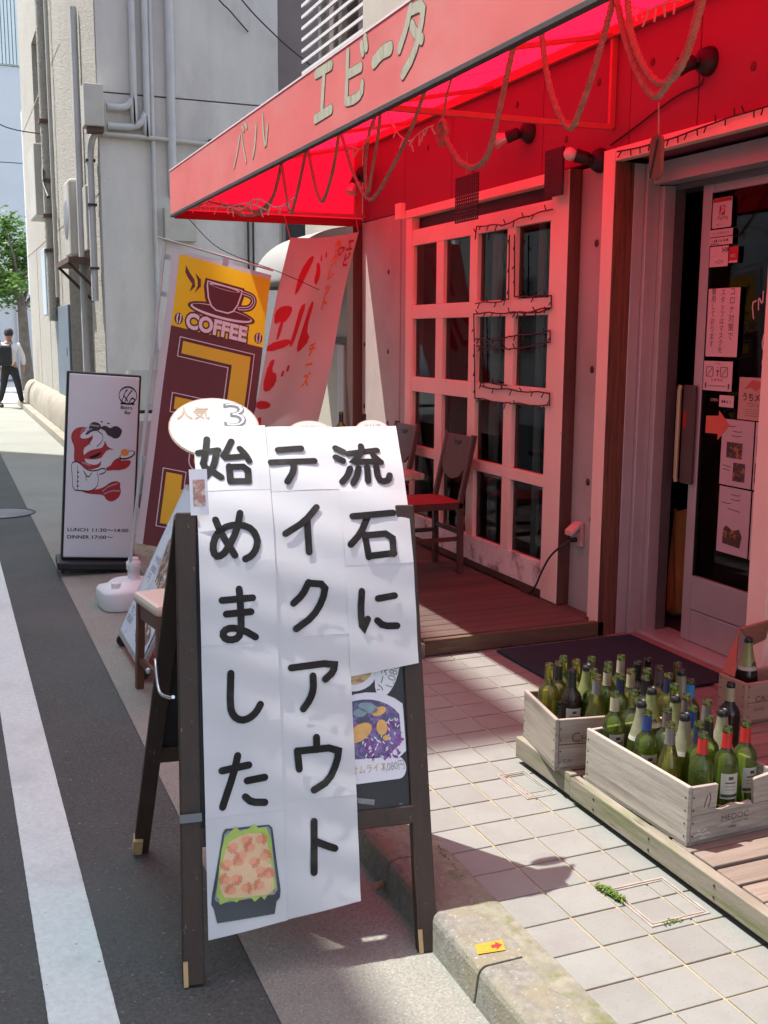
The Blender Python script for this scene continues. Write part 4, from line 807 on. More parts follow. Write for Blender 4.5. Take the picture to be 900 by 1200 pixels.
printed('price_tag', [ell(.258, .77, .032, .075, 24, 0, -.35)], bfn, m_plate, AF, lift=.0008)
text('lettering', '1,080', .034, bfn, bpy.data.materials['grey ink'], AF, pos=(.268, .715), ang=1.2, lift=.0014); text('lettering', 'ソース.)', .024, bfn, m_ink, AF, pos=(.238, .71), ang=1.25, lift=.0014)
printed('chalk_scuff', [[(.145, .43), (.195, .42), (.193, .405), (.148, .415)], [(.262, .402), (.278, .404), (.268, .399)]], bfn, mat('chalk scuff', (.25, .25, .25), .8, .2, 30), AF)['kind'] = 'stuff'
# speech-bubble boards standing above the top edge
TB = T0+(T1-T0)*(.5/L1); pb, pz_, _ = prof(1.5)
def tip(u, t, l=0): return Vector((u, pb+.012*cos(TB)+t*sin(TB)-l*cos(TB), pz_-.012*sin(TB)+t*cos(TB)+l*sin(TB)))
def bubble(u0, t0, rx, ry, s, label, size, dx, dt, ink, extra=None):
    base = tip(u0, t0-ry); wp = Matrix.Rotation(TH, 3, 'Z') @ base+Vector(AF.location)
    o = thing('bubble_board', label, 'menu board', wp, TH, 'bubble boards along the top of the sandwich board')
    nrm = Vector((0, -cos(TB), sin(TB)))
    MB().prism([tip(a, b)-base for a, b in ell(u0, t0, rx, ry, 36)], -nrm*.008).build('board', MATS['bubble card'], o)
    MB().prism([tip(a, b)-base-nrm*.002 for a, b in ell(u0, t0, rx+.004, ry+.004, 36)], -nrm*.005).build('edge', MATS['pinkish card edge'], o)
    fn = lambda a, b, l: tip(u0+a, t0+b, .0006+l)-base
    text('lettering', s, size, fn, ink, o, pos=(dx, dt), align='CENTER', lift=.0004)
    if extra: extra(o, fn)
mat('bubble card', (.5, .48, .44), .5, .06, 6); mat('pinkish card edge', (.4, .26, .2), .7, .1, 9); mat('tan lettering', (.45, .3, .17), .6, .1, 9); mat('grey numeral', (.12, .13, .135), .5, .1, 9)
def three(o, fn): text('number', '3', .13, fn, MATS['grey numeral'], o, pos=(.02, .0), bold=.001, sx=1.35, lift=.0004); text('number_core', '3', .13, fn, m_plate, o, pos=(.022, .002), bold=-.0035, sx=1.35, lift=.0008)
bubble(-.18, .045, .13, .11, '人気', 'white bubble board with a big grey number three, at the left top', .05, -.06, .035, MATS['tan lettering'], three)
bubble(.105, .02, .065, .042, 'デミグラスソース', 'small white bubble board with tan lettering, middle top of the sign', .016, 0, .012, MATS['tan lettering'])
bubble(.3, .02, .052, .042, 'ドリア', 'small white bubble board at the right top of the sign', .018, 0, .012, MATS['grey numeral'])
# the papers
PS = thing('paper_sign', 'white taped paper sign with large black Japanese lettering hanging on the sandwich board', 'paper sign', (.832, 2.4975, -.1), TH)
def U(u, s): return u+.024*(s-.9)
colsP = [(-.261, -.051, [.123, .42, .656, .874, 1.094, 1.306, 1.517], .0022), (-.055, .151, [.148, .442, .66, .882, 1.09, 1.3, 1.512], .0), (.149, .349, [.774, 1.072, 1.287, 1.508], .0018)]
for ua, ub, ss, oo in colsP:
    for k, (s0, s1) in enumerate(zip(ss, ss[1:])):
        oo2 = oo+.0006*(k % 2); mb = MB()
        skew = -.0 if k else .012
        mb.grid(lambda a, b: paper(U(ua+(ub-ua)*a, s0+(s1-s0)*b), s0+(s1-s0+.005)*b+(skew*(a-.5)*2*(1-b) if k == 0 else 0), oo2-.002), 8, 10)
        mb.build('sheet', m_paper, PS)
q = 0
for n_ in (8, 3, 10, 2, 2, 5, 3, 2, 3, 2, 1, 4, 3, 2): strokes('character', STROKES[q:q+n_], .0195, lambda a, b, l: paper(a, b, l), m_ink, PS, smooth=1, lift=.0026); q += n_
# printed picture of a packed lunch
for nm, m, l in (('tray', mat('print black tray', (.03, .03, .035), .4, .1, 9), .0026), ('rim', mat('print grey rim', (.2, .22, .26), .4, .1, 9), .0029), ('green', mat('print lettuce', (.36, .5, .07), .4, .15, 30), .0032), ('rice', mat('print rice', (.72, .48, .26), .4, .06, 30), .0035)):
    printed(nm+'_print', [BENTO[nm]], lambda a, b, l_: paper(a, b, l_), m, PS, cut=.03, lift=l)
mo = mat('print shrimp', (.68, .2, .09), .4, .05, 30)
sl = []
for (u, s) in SHRIMP:
    a0 = r3.uniform(0, 6); rr = .0155
    for q in (1, .62): sl.append([(u+rr*q*cos(a0+a), s+rr*q*sin(a0+a)) for a in (0, .6, 1.2, 1.8, 2.4)])
    for a in (.2, .8, 1.4, 2.0): sl.append([(u+rr*.55*cos(a0+a), s+rr*.55*sin(a0+a)), (u+rr*1.1*cos(a0+a), s+rr*1.1*sin(a0+a))])
strokes('shrimp_print', sl, .0021, lambda a, b, l: paper(a, b, l), mo, PS, lift=.0042)['kind'] = 'stuff'
printed('shrimp_print', [ell(u, s, .0135, .0115, 10) for u, s in SHRIMP], lambda a, b, l: paper(a, b, l), mat('print shrimp pink', (.76, .33, .17), .4, .05, 30), PS, lift=.0039)['kind'] = 'stuff'
# folded food photo card peeping out left of the papers
o = thing('photo_card', 'white bordered food photo card peeping out left of the paper sign', 'photo card', (.832, 2.4975, -.1), TH)
mb = MB(); mb.grid(lambda a, b: straight(-.272+.05*a, 1.235+.13*b, .008), 1, 1); mb.build('card', m_plate, o); printed('photo', [rect(-.263, -.23, 1.26, 1.335)], lambda a, b, l: straight(a, b, .0095), mat('printed meal', (.4, .2, .15), .4, .4, 30, col2=(.6, .5, .42), lo=.5, hi=.6, scale2=40), o)

# ================================================================ stool, leaning menu stand, flag base, lit sign
o = thing('stool', 'brown wooden stool with cream cushion behind the sandwich board', 'stool', (.96, 4.86, -.1), radians(8))
for sx_ in (-1, 1):
    for sy in (-1, 1): MB().bar((sx_*.155, sy*.155, 0), (sx_*.14, sy*.14, .42), .036, .036, (1, 0, 0)).build('leg', m_stool, o, bevel=.004)
    MB().box(sx_*.14-.012, sx_*.14+.012, -.12, .12, .35, .42).build('apron', m_stool, o); MB().box(-.12, .12, sx_*.14-.012, sx_*.14+.012, .35, .42).build('apron', m_stool, o)
    MB().bar((sx_*.15, -.135, .14), (sx_*.15, .135, .14), .02, .03).build('stretcher', m_stool, o)
mb = MB(); mb.box(-.17, .17, -.17, .17, .421, .475); mb.build('cushion', m_cushion, o, bevel=.02)

MS = thing('menu_stand', 'tilted steel menu stand with food pictures behind the stool', 'menu stand', (.8, 5.42, -.1), radians(-90))
SL = radians(26)
def msf(a, b, l=0): return (a*1.7, (b*1.05)*sin(SL)-l*cos(SL), .06+b*1.05*cos(SL)+l*sin(SL))
MB().prism([msf(-.21, 0), msf(.21, 0), msf(.21, .85), msf(-.21, .85)], (0, .025, 0)).build('panel', m_steel, MS, bevel=.004)
printed('poster', [rect(-.19, .19, .03, .83)], lambda a, b, l: msf(a, b, .003), mat('pale menu print', (.62, .67, .75), .3, .03, 6), MS)
m_food = mat('printed dishes', (.5, .28, .15), .4, .4, 14, col2=(.08, .06, .07), lo=.45, hi=.55, scale2=18, col3=(.75, .7, .7), lo3=.6, hi3=.65, scale3=22)
printed('dish_print', [[(-.05, .36), (.19, .3), (.19, .66), (.0, .7), (-.1, .56)], ell(.08, .13, .09, .07)], lambda a, b, l: msf(a, b, .004), m_food, MS)
printed('price_bubble', [ell(-.12, .38, .05, .11, 20)], lambda a, b, l: msf(a, b, .005), m_plate, MS)
text('lettering', '990\n880\n円', .05, lambda a, b, l: msf(a, b, .006), mat('blue grey ink', (.2, .25, .35), .6, .1, 9), MS, pos=(-.155, .43)); text('lettering', 'ランチ\nセット\n850', .05, lambda a, b, l: msf(a, b, .006), MATS['blue grey ink'], MS, pos=(-.17, .2))
for a in (-.31, .31):
    MB().lathe([(.03, -.012), (.034, -.006), (.034, .006), (.03, .012)], (a, .02, .034), 16, 'x').build('caster', m_black, MS)
    MB().bar((a, .4, .85), (a, .62, .02), .02, .02).build('prop_leg', m_steel, MS); MB().lathe([(.03, -.012), (.034, -.006), (.034, .006), (.03, .012)], (a, .62, .034), 16, 'x').build('caster', m_black, MS)

FB = thing('flag_base', 'white plastic water tank base holding the coffee flag pole', 'flag base', (1.0, 6.62, -.1), radians(6))
mb = MB()
for k, (sc_k, z) in enumerate(((.97, 0), (1, .02), (1, .1), (.96, .125), (.75, .15), (.55, .17))): pass
ringz = [(.185, 0.004), (.19, .02), (.19, .105), (.182, .122), (.14, .14), (.11, .165), (.1, .17)]
n = 24; vs = []
for r_, z in ringz:
    for k in range(n):
        a = 2*pi*k/n; c_, s_ = cos(a), sin(a); e = 5 if z < .13 else 2.4
        q = (abs(c_)**e+abs(s_)**e)**(-1/e); vs.append((r_*q*c_*(1 if z < .13 else 1), r_*q*s_*.85, z))
mb.add(vs, [(i*n+k, i*n+(k+1) % n, (i+1)*n+(k+1) % n, (i+1)*n+k) for i in range(len(ringz)-1) for k in range(n)], True); mb.add(vs[:n], [list(range(n))[::-1]]); mb.add(vs[-n:], [list(range(n))])
mb.build('tank', m_white, FB)
MB().lathe([(.038, .165), (.038, .225), (.045, .228), (.045, .275), (.035, .28), (.03, .3)], (.03, 0, 0), 20).build('pole_socket', m_white, FB)
MB().lathe([(.03, .13), (.03, .165), (.026, .168)], (-.1, -.07, 0), 16).build('filler_cap', m_white, FB)

# coffee flag on its leaning pole
CF = thing('coffee_flag', 'tall yellow and brown coffee flag on a leaning white pole', 'flag', (1.03, 6.6, .1))
TL = Vector((1.338, 6.55, 2.074)); ax_ = Vector((.974, 0, -.227)); dn = Vector((-.151, 0, -.988)); FLAG_N = Vector((0, -1, 0))
def ff(a, b, l=0):
    wv = .012*sin(a*9+b*3.2)+.01*sin(b*6-a*4)
    return TL+ax_*a+dn*b+FLAG_N*(l+wv)-Vector(CF.location)
mb = MB(); mb.tube([Vector((1.0, 6.6, .12))-CF.location, Vector((1.265, 6.56, 2.11))-CF.location], .011, 10); mb.build('pole', m_pole, CF)
mb = MB(); mb.tube([Vector((1.225, 6.555, 2.14))-CF.location, Vector((1.93, 6.555, 1.965))-CF.location], .006, 8); mb.build('crossbar', m_pole, CF)
mb = MB(); mb.grid(lambda u, v: ff(-.03+.63*u, 1.8*v), 42, 72, lambda u, v: 2 if (u < .065 or v < .014) else (0 if v < .255 else 1)); mb.build('cloth', [m_flagy, m_flagb, m_flagw], CF)
mb = MB()
for b in (.06, .28, .62, .95, 1.28, 1.6):
    q = ff(-.035, b, .004); pz = q.z+CF.location.z; px = 1.0+.265*(pz-.12)/1.99
    mb.bar(q, (px-CF.location.x, -.02, q.z+.01), .004, .03)
mb.bar(ff(.3, -.025, .0), ff(.3, .02, .004), .035, .004, (0, 1, 0)); mb.build('pole_loop', m_flagw, CF)
m_fy = mat('yellow flag print', (.88, .62, .05), .75, .03, 4, trans=.12)
fp = lambda a, b, l: ff(a, b, l)
def rings(outer, widths_m, base=.002):
    for k, (grow, m) in enumerate(widths_m): pass
# cup, saucer, steam
def off_poly(p, d):
    n_ = len(p); out = []
    area = sum(p[i][0]*p[(i+1) % n_][1]-p[(i+1) % n_][0]*p[i][1] for i in range(n_)); sg = 1 if area > 0 else -1
    for i in range(n_):
        a, b, c_ = Vector(p[i-1][:2]), Vector(p[i][:2]), Vector(p[(i+1) % n_][:2]); n1 = (b-a).normalized(); n2 = (c_-b).normalized()
        nn = Vector((n1.y, -n1.x))+Vector((n2.y, -n2.x)); nn = nn.normalized() if nn.length > 1e-4 else Vector((n1.y, -n1.x)); out.append(tuple(b+nn*d*sg))
    return out
cup = [(.2, .135), (.43, .135), (.43, .17), (.415, .235), (.39, .28), (.355, .3), (.275, .3), (.24, .28), (.215, .235), (.2, .17)]
sauc = ell(.315, .305, .2, .036, 28); handle = [(.425, .15), (.5, .155), (.515, .19), (.49, .235), (.425, .25)]
printed('cup_halo', [off_poly(cup, .018)], fp, m_flagink, CF, cut=.06, lift=.0015); printed('saucer_halo', [ell(.315, .305, .218, .05, 28)], fp, m_flagink, CF, cut=.06, lift=.0017)
strokes('handle_halo', [handle], .04, fp, m_flagink, CF, lift=.0019, smooth=2)
printed('saucer_line', [ell(.315, .305, .2, .036, 28)], fp, m_flagwhite, CF, cut=.06, lift=.0024); printed('saucer', [ell(.315, .3, .19, .026, 28)], fp, m_flagink, CF, cut=.06, lift=.0029)
strokes('handle', [handle], .02, fp, m_flagwhite, CF, lift=.0029, smooth=2); strokes('handle_core', [handle], .009, fp, m_flagink, CF, lift=.0034, smooth=2)
printed('cup_line', [cup], fp, m_flagwhite, CF, cut=.06, lift=.0039); printed('cup', [off_poly(cup, -.009)], fp, m_flagink, CF, cut=.06, lift=.0045)
printed('cup_rim', [ell(.315, .15, .1, .014, 24)], fp, m_flagwhite, CF, cut=.06, lift=.005); printed('cup_coffee', [ell(.315, .153, .088, .008, 24)], fp, m_flagink, CF, cut=.06, lift=.0055)
printed('steam', [[(.06, .08), (.09, .12), (.12, .15), (.13, .19), (.1, .23), (.11, .18), (.08, .15), (.06, .12)], [(.12, .11), (.16, .14), (.165, .18), (.13, .23), (.145, .18), (.14, .15)]], fp, m_flagink, CF, cut=.05, lift=.0015)
for k, (m, bold, lf_) in enumerate(((m_flagink, .0155, .002), (m_flagwhite, .0055, .003))): text('lettering', 'COFFEE', .118, lambda a, b, l: ff(a, b, l), m, CF, pos=(.09, .445), sx=1.02, bold=bold, lift=lf_, cut=.04) if False else text('lettering', 'COFFEE', .125, lambda a, b, l: ff(a, .9-b, l), m, CF, pos=(.1, .9-.44), sx=.9, bold=bold, lift=lf_, cut=.04)
for cx in (.055, .565): printed('bean', [ell(cx, .4, .026, .034, 16)], fp, m_flagink, CF, lift=.0022); strokes('bean_line', [[(cx-.008, .375), (cx-.012, .4), (cx-.006, .425)], [(cx+.009, .375), (cx+.012, .4), (cx+.007, .425)]], .008, fp, m_flagwhite, CF, lift=.003)
def block(pl, nm):
    printed(nm+'_halo', [off_poly(pl, .033)], fp, m_flagwhite, CF, cut=.06, lift=.0015); printed(nm+'_gap', [off_poly(pl, .026)], fp, m_flagb if False else m_flagink, CF, cut=.06, lift=.002); printed(nm, [pl], fp, m_fy, CF, cut=.06, lift=.003)
block([(.1, .525), (.53, .525), (.53, .94), (.1, .94), (.1, .865), (.42, .865), (.42, .6), (.1, .6)], 'letter_ko')
block(rrect(.26, .36, 1.01, 1.26, .03), 'letter_bar')
block([(.1, 1.33), (.2, 1.33), (.2, 1.42), (.5, 1.38), (.5, 1.45), (.2, 1.49), (.2, 1.58), (.53, 1.58), (.53, 1.65), (.1, 1.65)], 'letter_hi')

# lit sign
LS = thing('light_box_sign', 'white light box sign with a red lobster chef and opening hours', 'sign', (.95, 7.72, -.1), radians(-3))
LS.rotation_euler = (0, radians(4.2), radians(-3))
MB().box(-.29, .27, -.16, .16, .03, .085).build('base', m_black, LS, bevel=.012)
for a in (-.25, .23):
    for b in (-.12, .12): MB().lathe([(.018, -.01), (.022, 0), (.018, .01)], (a, b, .022), 14, 'x').build('caster', m_black, LS)
MB().box(-.262, .238, -.055, .055, .086, 1.405).build('case', m_black, LS, bevel=.008)
MB().box(-.248, .224, -.066, -.0552, .105, 1.39).build('panel', m_signface, LS, bevel=.012)
def lf2(a, b, l): return (-.248+.472*a, -.0668-l, .105+1.285*(1-b))
mlred = mat('lobster red', (.42, .02, .025), .45, .06, 8); mwine = mat('wine dark print', (.05, .02, .03), .5, .1, 9); mlight = mat('coat white print', (.72, .73, .74), .5, .03, 8); mgrey_ = mat('grey sign print', (.35, .35, .38), .5, .1, 9)
for nm, key, m, l in (('hat_print', 'hat', mlight, .0003), ('lobster_claw', 'claw', mlred, .0004), ('lobster_tail', 'tail', mlred, .0004), ('coat_print', 'coat', mlight, .0007), ('lobster_head', 'head', mlred, .0009), ('lobster_jaw', 'jaw', mlred, .0011), ('lobster_claw', 'claw2', mlred, .0009), ('moustache', 'moust', m_ink, .0013), ('glass_print', 'glass', mwine, .0013), ('wine_print', 'wine', mwine, .0011)):
    printed(nm, [sm(LOB[key], 1)], lf2, m, LS, lift=l)
strokes('coat_line', LOBL['coat'], .0065, lf2, m_ink, LS, lift=.001); strokes('hat_line', LOBL['hat'], .0055, lf2, m_ink, LS, lift=.0016)
strokes('glass_line', [[(.31, .27), (.44, .275)], [(.27, .305), (.34, .29)]], .008, lf2, mgrey_, LS, lift=.0017)
strokes('tail_line', [[(.53, .63), (.62, .6), (.74, .585)], [(.55, .645), (.66, .625), (.78, .625)], [(.22, .475), (.34, .49)], [(.18, .34), (.2, .3), (.28, .285)]], .007, lf2, mgrey_, LS, lift=.0015)
printed('coat_button', [ell(.17, b_, .014, .005, 8) for b_ in (.53, .555, .58, .605)], lf2, m_ink, LS, lift=.0016)['kind'] = 'stuff'
printed('wine_drop', [ell(.48, .25, .018, .004, 8), ell(.575, .257, .022, .004, 8)], lf2, mwine, LS, lift=.0011)['kind'] = 'stuff'
printed('plate_print', [ell(.87, .425, .115, .022, 20, 0, -.12)], lf2, m_ink, LS, lift=.0013); printed('plate_inner', [ell(.868, .423, .1, .016, 20, 0, -.12)], lf2, mlight, LS, lift=.0016); printed('food_print', [ell(.83, .412, .06, .02, 14)], lf2, m_orange, LS, lift=.0019)
strokes('emblem', [[(.842+.13*cos(a_), .1+.047*sin(a_)) for a_ in [2*pi*k/16 for k in range(17)]], [(.76, .13), (.8, .08), (.83, .07)], [(.8, .14), (.84, .1), (.9, .07)], [(.86, .14), (.9, .11), (.94, .12)], [(.74, .145), (.94, .145)], [(.78, .1), (.84, .13)]], .009, lf2, m_ink, LS, lift=.0004); text('emblem_lettering', 'Bistro\n   Bar', .034, lambda a, b, l: lf2(.74+a/.472, .175-b/1.285, l), m_ink, LS, lift=.0004, bold=.0006)
text('lettering', 'LUNCH', .034, lambda a, b, l: lf2(a/.472, -b/1.285, l), m_ink, LS, pos=(.02, -.855*1.285), sx=1.25, bold=.0006, lift=.0004); text('lettering', '11:30～14:00', .034, lambda a, b, l: lf2(a/.472, -b/1.285, l), m_ink, LS, pos=(.182, -.855*1.285), sx=1.4, bold=.0006, lift=.0004)
text('lettering', 'DINNER', .034, lambda a, b, l: lf2(a/.472, -b/1.285, l), m_ink, LS, pos=(.02, -.895*1.285), sx=1.2, bold=.0006, lift=.0004); text('lettering', '17:00～', .034, lambda a, b, l: lf2(a/.472, -b/1.285, l), m_ink, LS, pos=(.182, -.895*1.285), sx=1.4, bold=.0006, lift=.0004)

# white banner hung at the end of the awning
BN = thing('banner', 'slanting white cloth banner with red painted lettering hung from the awning end', 'banner', (2.4, 7.8, .6))
BTL, BTR = Vector((2.44, 7.82, 2.285)), Vector((2.997, 7.86, 2.352)); BD = Vector((-.245, -.06, -.96))
def bn(a, b, l=0):
    q = BTL.lerp(BTR, a)+BD*b; return q+Vector((0, -l+.018*sin(a*7+b*3)*min(1, b*3)+.02*sin(b*4), .03*b*(a-.5)-.02*sin(pi*a)*max(0, 1-b*3)))-Vector(BN.location)
MB().grid(lambda u, v: bn(u, 1.75*v), 24, 60).build('cloth', m_banner, BN)
bp_ = lambda a, b, l: bn(a, b, l)
BP = lambda *l: sm([(x, y) for x, y in l], 1)
printed('lettering', [BP((.26, .26), (.36, .14), (.42, .16), (.36, .3), (.3, .42), (.24, .46)), BP((.46, .2), (.52, .22), (.56, .32), (.53, .4), (.48, .36), (.49, .28)), BP((.5, .12), (.54, .2), (.51, .2)), BP((.56, .1), (.6, .17), (.57, .18)),
    BP((.02, .56), (.1, .52), (.24, .53), (.26, .58), (.18, .66), (.12, .64), (.04, .66)), BP((.12, .64), (.17, .64), (.14, .78), (.1, .78)), BP((-.0, .8), (.3, .78), (.32, .84), (.0, .87)),
    BP((.36, .54), (.44, .52), (.4, .7), (.36, .84), (.3, .86), (.34, .68)), BP((.5, .52), (.56, .52), (.52, .74), (.62, .82), (.46, .92), (.42, .86), (.46, .7)),
    BP((.06, .94), (.14, .92), (.12, 1.02), (.2, 1.04), (.22, 1.12), (.12, 1.18), (.03, 1.14)), BP((.28, 1.02), (.31, 1.04), (.3, 1.08), (.26, 1.07)), BP((.34, .99), (.38, 1.0), (.37, 1.05), (.33, 1.04)),
    BP((.0, 1.22), (.2, 1.26), (.21, 1.31), (.0, 1.29)), BP((.06, 1.36), (.12, 1.36), (.13, 1.5), (.05, 1.56), (.02, 1.46))], bp_, m_banred, BN, cut=.07, lift=.004)
text('lettering', '\n'.join('エビ'), .075, lambda a, b, l: bn(.86+a/.56, .14-b*1.6, l), m_banred, BN, lift=.004, sx=.8, bold=.003); text('lettering', '肉', .08, lambda a, b, l: bn(.74+a/.56, .16-b, l), m_banred, BN, lift=.004, sx=.75, bold=.003)
text('lettering', '\n'.join('ラクレット'), .085, lambda a, b, l: bn(.66+a/.56, .13-b*1.35, l), m_banor, BN, lift=.004, sx=.8, bold=.003); text('lettering', '\n'.join('チーズ'), .08, lambda a, b, l: bn(.62+a/.56, .95-b*1.5, l), m_banor, BN, lift=.004, sx=.8, bold=.003)
for a, q in ((0, (2.42, 7.9, 2.45)), (1, (3.05, 8.1, 2.56))): mb = MB(); mb.tube([bn(a, .01), Vector(q)-Vector(BN.location)], .004, 6); mb.build('tie_string', m_rope, BN)

# parked scooter half hidden behind the signs
SCO = thing('scooter', 'grey parked scooter with windscreen half hidden behind the coffee flag', 'scooter', (1.75, 9.5, -.1), radians(95))
m_sc = mat('grey green scooter paint', (.3, .33, .32), .3, .08, 4)
for x in (-.55, .55): MB().lathe([(.12, -.04), (.22, -.05), (.24, 0), (.22, .05), (.12, .04)], (x, 0, .24), 24, 'y').build('wheel', m_black, SCO)
MB().prism([(-.75, -.13, .35), (-.7, -.13, .7), (-.1, -.13, .74), (.0, -.13, .35), (.25, -.13, .28), (.25, -.13, .22), (-.35, -.13, .22)], (0, .26, 0)).build('body', m_sc, SCO, bevel=.04)
MB().prism([(.25, -.16, .22), (.38, -.16, .3), (.5, -.16, .85), (.42, -.16, .9), (.22, -.16, .4)], (0, .32, 0)).build('leg_shield', m_sc, SCO, bevel=.03)
MB().prism([(-.72, -.12, .705), (-.68, -.12, .78), (-.12, -.12, .79), (-.1, -.12, .745)], (0, .24, 0)).build('seat', m_black, SCO, bevel=.02)
MB().tube([(.42, -.32, 1.0), (.44, -.1, .97), (.44, .1, .97), (.42, .32, 1.0)], .016, 8).build('handlebar', m_black, SCO)
MB().grid(lambda u, v: (.52-.1*v-.06*(2*u-1)**2, -.2+.4*u, .95+.4*v), 10, 6).build('windscreen', glass('scooter windscreen', (.8, .83, .83)), SCO)
for s_ in (-1, 1): mb = MB(); mb.tube([(.43, s_*.25, .99), (.42, s_*.3, 1.18)], .006, 6); mb.lathe([(.055, -.008), (.06, 0), (.02, .02)], (.42, s_*.3, 1.2), 16, 'x'); mb.build('mirror', m_black, SCO)
# ================================================================ wine crates
def crate(loc, rz, LX, LY, H, label, m, word, notch=False, extra=None):
    o = thing('wine_crate', label, 'crate', loc, rz, 'wooden wine crates on the pallet deck'); t = .014; zb = .002
    MB().box(.0, LX, 0, LY, zb, zb+.01).build('bottom_board', m, o)
    sl = MB().box(0, t, 0, LY, zb, H); sl.build('side_board', m, o, bevel=.003); MB().box(LX-t, LX, 0, LY, zb, H-.002).build('side_board', m, o, bevel=.003)
    MB().box(t+.001, LX-t-.001, LY-t, LY, zb, H-.003).build('end_board', m, o, bevel=.003)
    h1 = H*.5
    MB().box(t+.001, LX-t-.001, .0, t, zb, h1-.001).build('end_board', m, o, bevel=.003)
    if notch:
        b1 = MB().prism([(t+.001, 0, h1), (.105, 0, h1), (.11, 0, H-.008), (t+.001, 0, H-.004)], (0, t, 0)); b1.build('broken_end_board', m, o, bevel=.002)
        b1 = MB().prism([(.25, 0, h1), (LX-t-.001, 0, h1), (LX-t-.001, 0, H-.006), (.243, 0, H-.016)], (0, t, 0)); b1.build('broken_end_board', m, o, bevel=.002)
        b1 = MB().prism([(.1, -.002, h1), (.24, -.002, h1), (.235, -.002, h1+.012), (.2, -.002, h1+.008), (.17, -.002, h1+.014), (.12, -.002, h1+.006)], (0, t-.002, 0)); b1.build('splinter', m, o)
    else: MB().box(t+.001, LX-t-.001, .0, t, h1+.001, H-.002).build('end_board', m, o, bevel=.003)
    nl = MB()
    for z in (.03, .07, .11, .15): nl.lathe([(.003, -.0), (.003, -.0012)], (.02, 0, z), 6, 'y'); nl.lathe([(.003, 0), (.003, -.0012)], (0, LY-.012, z), 6, 'x'); nl.lathe([(.003, 0), (.003, -.0012)], (0, .012, z), 6, 'x')
    nl.build('nail', m_black, o)['kind'] = 'stuff'
    fn = lambda a, b, l: (a, -.0006-l, b)
    for s, px, pz, sz, ex in word: text('stencil', s, sz, fn, m_crateink, o, pos=(px, pz), sx=ex, lift=.0004)
    return o
CA = crate((1.873, 3.012, .092), radians(-10), .5, .32, .186, 'grey wine crate marked CHA, full of mixed bottles, at the far end of the pallet', m_crate, [('C', .058, .1, .05, 1), ('HATEAU', .094, .1, .036, 1), ('CA', .03, .028, .02, 1.2)])
CB = crate((1.942, 2.386, .092), radians(1.5), .335, .52, .186, 'silvery broken-fronted wine crate marked MEDOC, in front of the others', m_crateb, [('MEDOC', .125, .058, .026, 1.15), ('GRAND VIN ----', .165, .045, .01, 1.2), ('1986', .15, .03, .014, 1.3)], notch=True)
strokes('stencil', [[(.03, .03), (.045, .035), (.06, .028), (.075, .034), (.085, .03)], [(.04, .045), (.05, .04)], [(.07, .045), (.06, .04)], [(.05, .02), (.07, .018)]], .006, lambda a, b, l: (a, -.0006-l, b), mat('pale worn print', (.5, .46, .42), .8, .1, 20), CB, lift=.0004)
strokes('stencil', [[(.06, .115), (.063, .13), (.07, .15)], [(.075, .112), (.083, .14), (.078, .155)]], .003, lambda a, b, l: (a, -.0006-l, b), m_crateink, CB, lift=.0004)
CC = crate((2.79, 3.13, .092), radians(2), .33, .15, .165, 'brownish wine crate with champagne bottle at the right edge of the picture', mat('brown wine crate timber', (.36, .25, .18), .75, .14, 4, .35, 50, stretch=(2, 2, 8), rand=.05), [('CA', .05, .085, .034, 1.1), ('Grand', .045, .05, .02, 1)])
lid = MB(); lid.prism([(2.79, 3.2, .262), (2.8, 3.285, .262), (2.985, 3.41, .388), (2.93, 3.36, .37)], (.008, 0, .006)); lid.prism([(2.985, 3.4, .386), (3.14, 3.4, .406), (3.14, 3.42, .32), (3.07, 3.42, .3)], (0, .012, .003)); single(lid, 'crate_lid', mat('red brown lid', (.3, .14, .09), .6, .15, 6), 'reddish open lid leaning up behind the champagne bottle', 'crate lid', bevel=.002)

# ================================================================ wine bottles
gl = {'green': glass('green bottle glass', (.62, .78, .28), 1.5, (.05, .13, .015), ((.48, .68, .08), .26)), 'olive': glass('olive bottle glass', (.78, .8, .28), 1.5, (.16, .19, .015), ((.68, .68, .1), .26)), 'dark': glass('brown bottle glass', (.2, .12, .05), 1.5, (.02, .012, .006), ((.14, .08, .04), .3)), 'pale': glass('pale green glass', (.75, .84, .55), 1.5, (.14, .24, .07), ((.55, .7, .3), .22)), 'amber': glass('clear yellow glass', (.92, .88, .62), 1.5, (.42, .38, .12), ((.7, .6, .25), .2))}
slv = {'cream': (.34, .31, .2), 'navy': (.02, .025, .06), 'black': (.015, .015, .016), 'blue': (.02, .05, .2), 'cyan': (.03, .2, .42), 'brown': (.12, .09, .085), 'red': (.45, .02, .018), 'grey': (.14, .13, .125), 'foil': (.24, .27, .1), 'silver': (.27, .27, .17)}
slv = {k: mat(k+' bottle sleeve', v, .35 if k not in ('foil', 'silver') else .4, .08, 30, .3 if k in ('foil', 'silver') else 0, 60, metal=.25 if k in ('foil', 'silver') else 0) for k, v in slv.items()}
m_lab = mat('bottle label paper', (.42, .42, .36), .6, .04, 20); m_labd = mat('dark label', (.05, .045, .04), .5, .2, 20)
BORD = [(.0, .0), (.034, .0), (.037, .006), (.037, .185), (.0355, .2), (.029, .214), (.02, .224), (.0155, .234), (.0145, .245), (.0138, .285)]
BURG = [(.0, .0), (.036, .0), (.039, .006), (.039, .135), (.037, .155), (.031, .18), (.023, .205), (.0175, .225), (.015, .245), (.0138, .285)]
CHAM = [(.0, .0), (.04, .0), (.043, .006), (.043, .135), (.041, .155), (.034, .185), (.026, .215), (.02, .24), (.0165, .265), (.0155, .285)]
LIP = [(.0138, .283), (.0152, .286), (.0152, .292), (.0142, .293), (.0142, .3), (.0118, .3), (.0115, .285)]
meshes = {}
